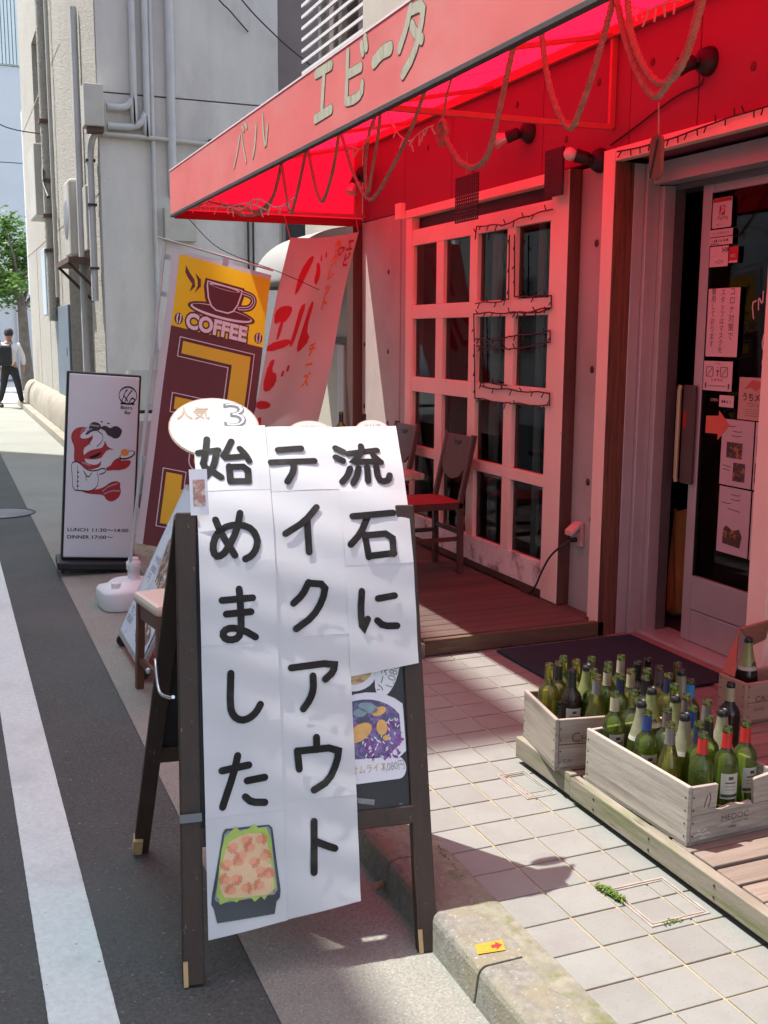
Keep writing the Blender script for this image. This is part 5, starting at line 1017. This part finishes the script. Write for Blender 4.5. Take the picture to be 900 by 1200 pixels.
def part(key, mb, m):
    if key not in meshes:
        me = mb().mesh(key); me.materials.append(m); bm = bmesh.new(); bm.from_mesh(me); bmesh.ops.recalc_face_normals(bm, faces=bm.faces); bm.to_mesh(me); bm.free(); meshes[key] = me
    return meshes[key]
def link(name, me, parent):
    o = bpy.data.objects.new(name, me); C.objects.link(o); o.parent = parent; return o
def rad(prof, z):
    for (r0, z0), (r1, z1) in zip(prof, prof[1:]):
        if z0 <= z <= z1 and z1 > z0: return r0+(r1-r0)*(z-z0)/(z1-z0)
    return prof[-1][0]
def shell(prof, z0, z1, g=.0007, n=20):
    zs = sorted({z0, z1, *[z for r, z in prof if z0 < z < z1]})
    return MB().lathe([(rad(prof, z)+g, z) for z in zs], n=n, cap=False)
def wrap(prof, z0, z1, a0, a1, g=.0009):
    return MB().grid(lambda u, v: ((rad(prof, z0)+g)*cos(a0+(a1-a0)*u), (rad(prof, z0)+g)*sin(a0+(a1-a0)*u), z0+(z1-z0)*v), 10, 1)
def bottle(x, y_, kind, sleeve, glassk, label, lab=None, group='empty bottles in the wine crates', z=.106, rz=None):
    p = {'b': BORD, 'u': BURG, 'c': CHAM}[kind]
    o = thing('wine_bottle', label, 'bottle', (x, y_, z), rz if rz is not None else rnd.uniform(-.5, .5), group)
    link('glass_body', part('glass_'+kind+glassk, lambda: MB().lathe(p, n=22, cap=False), gl[glassk]), o)
    link('lip', part('lip_'+glassk+str(sleeve), lambda: MB().lathe(LIP, n=18, cap=False), gl[glassk] if kind != 'c' else slv['black']), o)
    if kind == 'c':
        link('foil', part('foil'+sleeve, lambda: shell(p, .185, .279), slv[sleeve]), o); link('foil_top', part('foilt', lambda: shell(p, .28, .289, .0015), slv['black']), o)
        link('neck_label', part('nlab', lambda: shell(p, .172, .186, .0012), m_lab), o); link('emblem', part('emb', lambda: MB().lathe([(0, -.001), (.013, -.001), (.013, 0)], (-.0005, -.031, .192), 14, 'y'), m_labd), o)
    elif sleeve:
        link('sleeve', part('slv'+kind+sleeve, lambda: shell(p, .236 if kind == 'b' else .232, .2835), slv[sleeve]), o)
    if lab: l_ = link('label', part('lab'+kind, lambda: wrap(p, .085, .165, -2.35, -.8), m_lab), o); link('label_print', part('labp'+kind, lambda: wrap(p, .09, .1, -2.3, -.85, .0014), m_labd), l_); link('label_print', part('labq'+kind, lambda: wrap(p, .134, .138, -2.0, -1.1, .0014), m_labd), l_); link('label_print', part('labr'+kind, lambda: wrap(p, .146, .156, -1.75, -1.35, .0014), m_labd), l_); link('label_print', part('labs'+kind, lambda: wrap(p, .124, .1255, -2.1, -1.0, .0014), m_labd), l_); link('label_print', part('labt'+kind, lambda: wrap(p, .114, .1152, -2.05, -1.1, .0014), m_labd), l_)
    return o
A_, B_ = 'in the far crate', 'in the near crate'
BT = [('b', 'black', 'amber', 2.001, 3.21, 'clear bottle with leftover yellow wine and black sleeve, leftmost in the far crate', 1), ('b', None, 'green', 2.056, 3.267, 'bare green bottle at the back left corner of the far crate', 0), ('b', None, 'olive', 2.085, 3.225, 'bare yellowish bottle behind the brown one in the far crate', 0), ('b', 'black', 'dark', 2.002, 3.12, 'dark brown bottle with white band label at the front of the far crate', 1), ('c', 'foil', 'green', 2.085, 3.155, 'champagne bottle with pale foil, leftmost foil in the far crate', 0),
 ('u', 'grey', 'olive', 2.045, 3.03, 'olive sloping bottle with grey sleeve at the front of the far crate', 0), ('b', 'cream', 'green', 2.125, 3.085, 'green bottle with cream sleeve left of centre in the far crate', 0), ('b', None, 'green', 2.165, 3.14, 'bare green bottle in the middle of the far crate', 0), ('b', 'navy', 'green', 2.125, 3.005, 'green bottle with dark striped sleeve at the front of the far crate', 0), ('b', 'cream', 'olive', 2.2, 3.05, 'olive bottle with cream sleeve near the middle of the far crate', 0), ('b', 'cream', 'green', 2.26, 3.198, 'green bottle with cream sleeve at the back of the far crate', 0), ('b', 'black', 'dark', 2.275, 3.115, 'dark bottle with black sleeve towards the back of the far crate', 0),
 ('b', 'black', 'pale', 2.2, 2.965, 'pale green bottle with black sleeve at the front of the far crate', 0), ('b', 'black', 'green', 2.255, 3.03, 'green bottle with black sleeve right of centre in the far crate', 0), ('b', 'brown', 'olive', 2.33, 3.06, 'olive bottle with brown sleeve at the right of the far crate', 0), ('b', None, 'dark', 2.345, 3.15, 'bare dark brown bottle at the back right of the far crate', 0),
 ('b', 'cream', 'green', 2.0, 2.855, 'green bottle with cream sleeve and cream label at the far corner of the near crate', 1), ('c', 'silver', 'green', 2.045, 2.77, 'champagne bottle with silver foil at the left of the near crate', 0), ('c', 'foil', 'green', 2.135, 2.84, 'champagne bottle with greenish foil at the back of the near crate', 0), ('b', 'blue', 'green', 2.003, 2.68, 'green bottle with dark blue sleeve by the left side of the near crate', 1), ('b', 'navy', 'olive', 2.285, 2.95, 'olive bottle with navy sleeve between the two crates', 0), ('c', 'silver', 'pale', 2.365, 2.98, 'champagne bottle with pale foil at the right end of the far crate', 0), ('b', 'cyan', 'green', 2.33, 2.885, 'bottle with bright sky blue sleeve', 0),
 ('b', 'brown', 'pale', 2.085, 2.687, 'pale bottle with brown sleeve in the near crate behind the blue one', 1), ('c', 'foil', 'green', 2.165, 2.752, 'champagne bottle with pale foil in the middle of the near crate', 0), ('u', 'grey', 'olive', 2.001, 2.56, 'olive sloping bottle with grey sleeve at the left of the near crate', 0), ('c', 'silver', 'green', 2.085, 2.6, 'champagne bottle with printed silver foil in the near crate', 0), ('b', 'blue', 'green', 2.165, 2.665, 'green bottle with blue sleeve in the middle of the near crate', 0), ('b', 'red', 'green', 2.045, 2.462, 'green bottle with red sleeve, leftmost of the three red ones', 0), ('b', 'black', 'green', 2.15, 2.565, 'green bottle with black sleeve behind the red ones', 0),
 ('b', 'brown', 'olive', 2.215, 2.76, 'olive bottle with grey brown sleeve at the right of the near crate', 0), ('c', 'silver', 'green', 2.232, 2.6, 'champagne bottle with silver foil behind the rightmost red bottle', 0), ('b', 'red', 'green', 2.134, 2.46, 'green bottle with red sleeve and white label, middle of the three red ones', 1), ('b', 'red', 'green', 2.232, 2.49, 'green bottle with red sleeve and white label, rightmost of the three', 1), ('b', 'cream', 'dark', 2.44, 2.81, 'dark bottle with cream band standing right of the near crate', 0), ('b', None, 'green', 2.235, 2.85, 'bare green bottle near the back right of the near crate', 0), ('b', None, 'olive', 1.955, 3.2, 'bare olive bottle in the far left corner of the far crate', 0), ('b', 'brown', 'green', 2.15, 3.225, 'green bottle with brown sleeve along the back of the far crate', 0), ('b', None, 'green', 2.07, 3.09, 'bare green bottle squeezed behind the front row of the far crate', 0), ('b', 'navy', 'green', 2.075, 2.52, 'green bottle with navy sleeve squeezed behind the left red one', 0), ('b', None, 'pale', 2.075, 2.86, 'bare pale bottle beside the cream sleeved one in the near crate', 0), ('u', 'grey', 'olive', 2.235, 2.68, 'olive sloping bottle along the right side of the near crate', 0), ('b', None, 'olive', 2.4, 3.05, 'bare olive bottle at the right end of the far crate', 0)]
for kind, sl_, g_, x, y_, lab, L_ in BT: bottle(x, y_, kind, sl_, g_, lab, L_, rz=rnd.uniform(-.35, .15), z=.106+rnd.uniform(-.003, .008))
# leftover wine in the leftmost bottle
wb = MB(); wb.lathe([(.0, .003), (.0355, .003), (.0355, .075), (.0, .0755)], (2.001, 3.21, .106), 20); single(wb, 'leftover_wine', glass('yellow wine', (.85, .5, .05), 1.33, (.6, .28, .02)), 'yellow wine left in the clear bottle of the far crate', 'wine')
bottle(2.87, 3.22, 'c', 'foil', 'dark', 'champagne bottle with gold foil and black top standing in the right edge crate', 0, None, z=.112, rz=.2)
bottle(2.4, 6.2, 'b', 'black', 'dark', 'dark bottle with black top standing on the terrace table, right one', 0, None, z=.791)
bottle(2.33, 6.42, 'b', 'black', 'olive', 'golden bottle with black top standing on the terrace table, left one', 0, None, z=.791)
# ================================================================ neighbouring block beyond the shop
nb = thing('neighbour_building', 'cream building with white louvres just beyond the awning', 'building', (3.3, 9.4, 0))
MB(nb).box(3.3, 6, 8.45, 10.1, -.1, 3.4).build('wall', m_cream, nb, bevel=.004)
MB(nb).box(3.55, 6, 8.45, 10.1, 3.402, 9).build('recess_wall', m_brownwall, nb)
MB(nb).box(3.3, 3.5, 8.405, 8.448, -.1, 9).build('corner_pier', m_cream, nb)
for k in range(36):
    z = 3.5+k*.1; mb = MB(nb); mb.prism([(3.3, 8.46, z), (3.3, 8.46, z+.028), (3.36, 8.46, z+.06), (3.36, 8.46, z+.035)], (0, 1.72, 0)); mb.build('louvre_slat', m_louvre, nb)
for y_ in (8.9, 9.4, 9.95): MB(nb).box(3.42, 3.47, y_, y_+.09, 3.402, 7).build('louvre_post', m_louvre, nb)
MB(nb).box(3.28, 3.299, 8.5, 10.05, 1.5, 1.56).build('ledge', m_darkwood, nb)
MB(nb).box(3.27, 3.3, 8.95, 9.12, -.1, 1.49).build('downpipe', m_pipe, nb, bevel=.01)
cn = thing('barrel_canopy', 'white rounded canopy over the next doorway, behind the banner', 'canopy', (3.0, 9.4, 2.0))
def cf(u, v): a = pi/2*v; return (3.298-.62*sin(a), 8.75+1.0*u, 1.98+.5*cos(a)**.9 if cos(a) > 0 else 1.98)
MB(cn).grid(cf, 8, 14).build('cover', mat('white canopy cloth', (.32, .31, .29), .7, .03, 4, trans=.1), cn, solid=.006)
for y_ in (8.75, 9.75): MB(cn).prism([Vector(cf((y_-8.75)/1.0, k/10)) for k in range(11)]+[Vector((3.298, y_, 1.98))], (0, .006, 0)).build('end', MATS['white canopy cloth'], cn)
# small cabinets and pipes in the alley between the buildings
MB().box(3.9, 4.2, 10.4, 10.7, -.1, 1.2)

# ================================================================ grey stucco building beyond
gb = thing('grey_building', 'grey stucco corner building with pipes and air conditioner', 'building', (2.0, 14.5, -.1))
Y_ = 14.5
MB(gb).box(2.0, 4.37, Y_, 15.2, -.1, 4.58).build('front_wall', m_grey, gb); MB(gb).box(2.0, 4.37, Y_+.004, 15.2, 4.6, 14).build('front_wall', m_grey, gb)
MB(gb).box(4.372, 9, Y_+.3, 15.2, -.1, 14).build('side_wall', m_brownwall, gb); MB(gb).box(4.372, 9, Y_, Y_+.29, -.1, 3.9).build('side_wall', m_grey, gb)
MB(gb).box(1.998, 2.4, 15.202, 15.55, -.1, 14).build('pier', m_greyst, gb); MB(gb).box(2.35, 4, 15.552, 18.6, -.1, 14).build('recessed_wall', m_grey, gb); MB(gb).box(2.0, 2.348, 15.552, 18.6, 3.45, 14).build('wall', m_greyst, gb)
MB(gb).box(1.985, 1.9975, 14.5, 15.55, -.1, 14).build('street_wall', m_greyst, gb)
MB(gb).box(2.0, 4, 18.602, 20.7, -.1, 14).build('wall', m_greyst, gb); MB(gb).box(2.0, 4, 20.702, 23.7, -.1, 4.9).build('wall', m_greyst, gb); MB(gb).box(2.45, 4, 20.702, 23.7, 4.902, 14).build('niche_wall', m_greyst, gb)
MB(gb).box(2.0, 4, 20.702, 23.7, 7.3, 14).build('wall', m_greyst, gb); MB(gb).box(2.0, 4, 23.702, 27, -.1, 14).build('wall', m_greyst, gb)
def pl(u, v): a = pi/2*u; return (1.99-.24*sin(a)**.8, 15.6+11.4*v, .42*cos(a)+.08 if u < .999 else -.1)
MB(gb).grid(pl, 8, 8).build('plinth', m_plinth, gb)
MB(gb).add([pl(k/8, 0) for k in range(9)]+[(1.99, 15.6, -.1)], [list(range(10))]).build('plinth_end', m_plinth, gb)
MB(gb).box(1.6, 1.74, 12.8, 27, -.1, .02).build('kerb_step', m_plinth, gb, bevel=.01)
MB(gb).box(1.742, 1.99, 12.8, 27, -.1, -.03).build('kerb_step', m_gutter, gb)
gv = MB(gb)
for z in (3.35, 6.1): gv.box(1.981, 1.9849, 14.5, 15.55, z, z+.02); gv.box(1.995, 1.9995, 18.62, 27, z, z+.025)
for y_ in (24.6, 22.2): gv.box(1.995, 1.9995, y_, y_+.03, .5, 3.35)
gv.build('panel_joint', m_plinth, gb)['kind'] = 'stuff'
for z in (3.0, 3.6, 4.2, 5.2): MB(gb).box(1.79, 2.0, 20.28, 20.52, z, z+.06).build('pipe_clamp', m_rust, gb)
for x in (2.9, 3.4, 4.0): MB(gb).box(x, x+.04, 14.4, 14.499, 4.0, 4.1).build('pipe_clamp', m_rust, gb)
for z in (2.4, 3.2, 3.75): MB(gb).box(1.84, 1.96, 14.6, 14.72, z, z+.03).build('pipe_clamp', m_black, gb)
MB(gb).box(1.84, 2.03, 14.25, 14.46, 4.06, 4.118).build('box_stain', m_rust, gb)
# window high in the shaded end wall
wo = MB(gb); wo.box(4.4, 4.86, Y_-.03, Y_-.002, 2.55, 3.12); wo = wo.build('window', m_aludark, gb); MB(gb).box(4.45, 4.82, Y_-.036, Y_-.031, 2.63, 3.08).build('pane', m_black, wo)
def pipe(name, pts, r, m, label=None): mb = MB(gb); mb.tube(pts, r, 10); return mb.build(name, m, gb)
pipe('conduit', catmull([(2.44, 14.43, 13), (2.44, 14.43, 4.9), (2.42, 14.43, 4.55), (2.33, 14.43, 4.42), (2.1, 14.43, 4.4)], 6), .045, m_pipe)
pipe('conduit', catmull([(2.6, 14.43, 13), (2.6, 14.43, 4.8), (2.57, 14.43, 4.35), (2.44, 14.43, 4.19), (2.1, 14.43, 4.17)], 6), .045, m_pipe)
pipe('conduit', [(2.68, 14.45, 13), (2.67, 14.45, .2)], .03, m_pipe); pipe('conduit', [(2.93, 14.45, 13), (2.91, 14.45, 3.35)], .06, m_pipe)
pipe('conduit', catmull([(2.03, 14.44, 4.07), (2.6, 14.42, 4.06), (3.0, 14.44, 4.05), (4.2, 14.44, 4.0)], 5), .03, m_acbox)
pipe('conduit', catmull([(2.07, 14.44, 4.1), (1.94, 14.5, 4.06), (1.9, 14.62, 3.85), (1.9, 14.66, 3.3), (1.9, 14.66, 2.0)], 6), .045, m_pipe)
MB(gb).box(1.79, 2.03, 14.2, 14.48, 4.12, 4.62).build('junction_box', m_acbox, gb, bevel=.01); MB(gb).box(2.78, 3.2, 14.38, 14.498, 2.78, 3.2).build('junction_box', m_acbox, gb, bevel=.01)
pipe('cable', [(3.92, 14.47, 4), (3.92, 14.47, .3)], .014, m_wire); pipe('cable', [(3.99, 14.47, 4), (3.99, 14.47, .3)], .014, m_wire)
pipe('downpipe', [(1.93, 16.1, 6), (1.93, 16.1, .1)], .05, m_pipe)
# utility riser on the street face
pipe('riser', [(1.9, 20.4, 13), (1.9, 20.4, 1.8)], .09, m_greyst); pipe('riser', [(1.93, 19.8, 13), (1.93, 19.8, 2.2)], .035, m_acbox)
pipe('cable', catmull([(1.88, 20.9, 4.9), (1.86, 20.6, 4.7), (1.8, 20.2, 4.2), (1.85, 19.9, 3.9)], 6), .03, m_wire)
bx = MB(gb); bx.box(1.72, 1.984, 20.9, 22.2, 3.7, 4.95); bx.build('meter_box', m_acbox, gb, bevel=.02)
bx = MB(gb); bx.box(1.8, 1.984, 20.6, 21.3, 1.9, 3.1); bx.build('meter_box', mat('pale blue box', (.45, .52, .58), .5, .1, 3), gb, bevel=.02)
d = MB(gb).box(1.96, 2.0, 18.62, 20.6, .0, 2.05).build('service_door', m_bluedoor, gb, bevel=.01); MB(gb).box(1.955, 1.961, 18.9, 19.0, 1.2, 1.35).build('plate', m_rust, d)
d = MB(gb).box(2.32, 2.349, 16.2, 18.2, .0, 1.95).build('service_door', m_bluedoor, gb, bevel=.01)
gr = MB(gb)
for z in (1.6, 1.5, 1.3, .9, .8): gr.box(2.317, 2.321, 17.0+.3*sin(z*9), 17.25+.3*sin(z*9), z, z+.035)
gr.build('graffiti', m_black, d)
ac = thing('air_conditioner', 'weathered beige air conditioner unit on a rusty bracket of the grey building', 'air conditioner', (2.0, 17, 2.6))
MB(ac).box(1.95, 2.3, 15.7, 16.2, 2.72, 3.6).build('casing', m_acbox, ac, bevel=.02); MB(ac).box(1.78, 1.95, 16.25, 16.9, 2.66, 3.75).build('casing', m_acbox, ac, bevel=.05)
MB(ac).lathe([(.0, -.01), (.26, -.01), (.28, 0)], (1.78, 16.58, 3.2), 24, 'x').build('fan_grille', m_aludark, ac)
MB(ac).box(1.68, 2.34, 15.6, 17.3, 2.55, 2.62).build('bracket_shelf', m_rust, ac)
for y_ in (15.8, 17.1): MB(ac).bar((1.7, y_, 2.55), (2.3, y_, 1.95), .04, .04).build('bracket_arm', m_rust, ac)

# overhead cables
for pts, lab in (([(2.6, 13.9, 6.9), (3.43, 14.3, 5.93), (3.7, 14.38, 5.7), (3.96, 14.48, 5.5)], 'black cable ending at a hook on the grey wall'), ([(2.9, 14.0, 6.9), (3.73, 14.3, 5.95), (4.3, 14.4, 5.48), (4.85, 14.6, 5.2)], 'black cable sagging past the brown wall above the awning'), ([(-3, 21.2, 5.8), (.4, 20.8, 5.42), (1.3, 20.5, 5.1), (1.9, 20.4, 5.02)], 'cable reaching the riser of the grey building from the street'), ([(-2, 21, 8.9), (1.2, 20.6, 8.6), (1.7, 20.5, 7.6), (1.95, 20.2, 7.55), (2.0, 20.0, 9)], 'upper cables looping at the top of the riser')):
    mb = MB(); mb.tube(catmull(pts, 8), .01, 6); single(mb, 'overhead_cable', m_wire, lab, 'cable')
mb = MB(); mb.tube(catmull([(1.75, 8.2, 2.44), (1.95, 8.0, 2.2), (2.2, 7.3, 2.0), (2.35, 6.9, 1.87)], 6), .003, 5); single(mb, 'tie_string', m_wire, 'thin dark string from the awning corner down to the coffee flag', 'string')

# ================================================================ far end of the street
fb = thing('far_building', 'pale blue and white building across the far street', 'building', (2, 42, -.1))
MB(fb).box(-14, 9, 42, 52, -.1, 4.45).build('lower_wall', m_farwhite, fb); 
for k, (z0, z1) in enumerate(((4.47, 7.6), (7.63, 10.9))): MB(fb).box(-14, 9, 42-.05*0, 52, z0, z1).build('panel', m_farblue, fb)
for k in range(40): MB(fb).box(.4+k*.12, .4+k*.12+.09, 41.9, 41.99, 10.95, 14.2).build('corrugation', m_fargreen, fb)
MB(fb).box(-14, 9, 42, 52, 10.92, 14.3).build('cladding', m_fargreen, fb); w_ = MB(fb).box(-14, 9, 41.95, 52, 14.32, 16.4).build('window', mat('brown glass', (.12, .09, .08), .2, .2, 2), fb); MB(fb).box(-14, 9, 41.8, 52, 16.42, 18).build('parapet', m_farwhite, fb)
for x in (1.7, 2.6): MB(fb).box(x, x+.12, 41.85, 41.99, -.1, 4.4).build('post', m_alu, fb)
# striped hoarding at the corner
sp = thing('striped_banner', 'narrow blue and white striped banner on the far wall edge', 'banner', (2.15, 27.2, 2))
for k in range(14): MB(sp).box(2.02+.0, 2.06, 27.05, 27.6, 2.5+k*.3, 2.5+k*.3+.29).build('stripe', m_farwhite if k % 2 else m_farblue, sp)
# tree
tr = thing('street_tree', 'small leafy street tree at the end of the grey building', 'tree', (2.35, 34, -.1))
MB(tr).tube([(2.35, 34, -.1), (2.3, 34, 1.2), (2.28, 34.05, 2.4), (2.1, 34, 3.4)], [.2, .16, .13, .08], 10).build('trunk', m_bark, tr)
bs = MB(tr)
for a in range(7): an = a*.9; bs.tube([(2.25, 34, 2.2+.1*a), (2.2+.6*cos(an), 34+.6*sin(an), 3.0+.15*a), (2.1+1.1*cos(an), 34+1.1*sin(an), 3.5+.2*a)], [.06, .04, .015], 6)
bs.build('limb', m_bark, tr)
lv = MB(tr); r4 = random.Random(11); clumps = []
for k in range(46):
    an, ph = r4.uniform(0, 2*pi), r4.uniform(-1, 1); rr = r4.uniform(.45, 1) ; clumps.append(Vector((1.75+1.45*rr*cos(an)*math.sqrt(1-ph*ph), 34+1.3*rr*sin(an)*math.sqrt(1-ph*ph), 3.55+1.35*rr*ph)))
for c_ in clumps:
    for k in range(95):
        p = c_+Vector((r4.gauss(0, .2), r4.gauss(0, .2), r4.gauss(0, .16))); a, t = r4.uniform(0, 2*pi), r4.uniform(-.9, .9); l = r4.uniform(.06, .12)
        d1 = Vector((cos(a), sin(a), t*.6)).normalized()*l; d2 = d1.cross(Vector((r4.gauss(0, 1), r4.gauss(0, 1), 1))).normalized()*l*.45
        lv.add([p-d1, p+d2, p+d1, p-d2], [(0, 1, 2, 3)])
lv.build('crown', m_leaf, tr)
# person walking away
def skin(name, verts, edges, radii, m, parent, sub=2):
    me = bpy.data.meshes.new(name); me.from_pydata(verts, edges, []); me.materials.append(m); o = bpy.data.objects.new(name, me); C.objects.link(o); o.parent = parent
    o.modifiers.new('skin', 'SKIN'); 
    for i, r_ in enumerate(radii): me.skin_vertices[0].data[i].radius = (r_, r_) if not isinstance(r_, tuple) else r_
    me.skin_vertices[0].data[0].use_root = True
    md = o.modifiers.new('sub', 'SUBSURF'); md.levels = md.render_levels = sub
    for p in me.polygons: p.use_smooth = True
    return o
pe = thing('person', 'person in white shirt, dark trousers and face mask walking away with a backpack', 'person', (1.4, 25.9, -.1))
V_ = [(0, 0, .95), (0, .0, 1.15), (0, .02, 1.38), (.0, .02, 1.5), (.02, .02, 1.6), (.02, .02, 1.74),
      (.1, 0, .9), (.17, -.05, .5), (.24, .04, .09), (.28, -.06, .04), (-.1, 0, .9), (-.14, .1, .5), (-.24, .2, .1), (-.2, .1, .04),
      (.2, .01, 1.4), (.3, .02, 1.13), (.3, -.04, .88), (.29, -.06, .8), (-.2, .01, 1.4), (-.27, .05, 1.13), (-.22, -.1, .9), (-.2, -.14, .83)]
E_ = [(0, 1), (1, 2), (2, 3), (3, 4), (4, 5), (0, 6), (6, 7), (7, 8), (8, 9), (0, 10), (10, 11), (11, 12), (12, 13), (2, 14), (14, 15), (15, 16), (16, 17), (2, 18), (18, 19), (19, 20), (20, 21)]
R_ = [.12, .12, .13, .055, .09, .085, .08, .055, .04, .035, .08, .055, .04, .035, .055, .042, .03, .035, .055, .042, .03, .035]
body = skin('body', V_, E_, R_, m_skin, pe)
skin('shirt', [(0, 0, .9), (0, 0, 1.18), (0, .02, 1.4), (0, .02, 1.46), (.2, .01, 1.4), (.3, .02, 1.13), (.305, -.03, .95), (-.2, .01, 1.4), (-.27, .05, 1.13), (-.23, -.09, .95)], [(0, 1), (1, 2), (2, 3), (2, 4), (4, 5), (5, 6), (2, 7), (7, 8), (8, 9)], [.165, .165, .165, .08, .085, .065, .05, .085, .065, .05], m_shirt, body)
skin('trousers', [(0, 0, 1.0), (0, 0, .92), (.1, 0, .85), (.17, -.05, .5), (.235, .035, .12), (-.1, 0, .85), (-.14, .1, .5), (-.235, .195, .13)], [(0, 1), (1, 2), (2, 3), (3, 4), (1, 5), (5, 6), (6, 7)], [.155, .16, .11, .078, .062, .11, .078, .062], m_trouser, body)
for a, b in (((.24, .06, .05), (.29, -.1, .035)), ((-.24, .22, .06), (-.19, .07, .035))): mb = MB(); mb.tube([a, Vector(a).lerp(Vector(b), .5), b], [.05, .055, .035], 10); mb.build('shoe', m_black, body)
mb = MB(); mb.lathe([(0, .115), (.05, .108), (.085, .075), (.1, .03), (.1, -.03), (.09, -.06)], (.02, .01, 1.68), 16, cap=False); mb.build('hair', m_hair, body)
mb = MB(); mb.grid(lambda u, v: (.02+.1*cos(-.6+1.6*u), .02+.1*sin(-.6+1.6*u), 1.57+.09*v), 8, 3); mb.build('face_mask', m_white, body)
bk_ = thing('backpack', 'black backpack on the back of the walking person', 'backpack', (1.35, 25.68, .85))
mb = MB(); mb.box(-.19, .1, -.1, .08, .0, .46); mb.build('bag', m_trouser, bk_, bevel=.06)
for x in (-.16, .08): mb = MB(); mb.tube([(x, -.0, .46), (x+.02, .12, .56), (x+.03, .3, .5)], .022, 6); mb.build('strap', m_trouser, bk_)

# ================================================================ buildings on the camera side of the street: they shade the road
m_oppa = mat('white facade tile', (.78, .78, .78), .7, .1, 2)
def opposite(y0, y1, h, label, m):
    o = thing('office_building', label, 'building', (-8, (y0+y1)/2, -.1), group='buildings across the street'); MB(o).box(-14, -4, y0, y1, -.1, h).build('wall', m, o)
    fl = 1
    z = 1.2
    while z < h-2:
        y_ = y0+.8
        while y_ < y1-1.6:
            wv = MB(o).box(-4.0, -3.97, y_, y_+1.5, z, z+1.5).build('window', m_alu, o); MB(o).box(-3.969, -3.96, y_+.06, y_+1.44, z+.06, z+1.44).build('pane', m_aludark, wv); y_ += 2.3
        z += 3.1
    return o
opposite(-14, 9.95, 15.35, 'lower pale office building opposite the shop, outside the view', m_oppa)
opposite(10, 21.2, 19.4, 'taller white office building opposite the shop, outside the view', m_oppa)
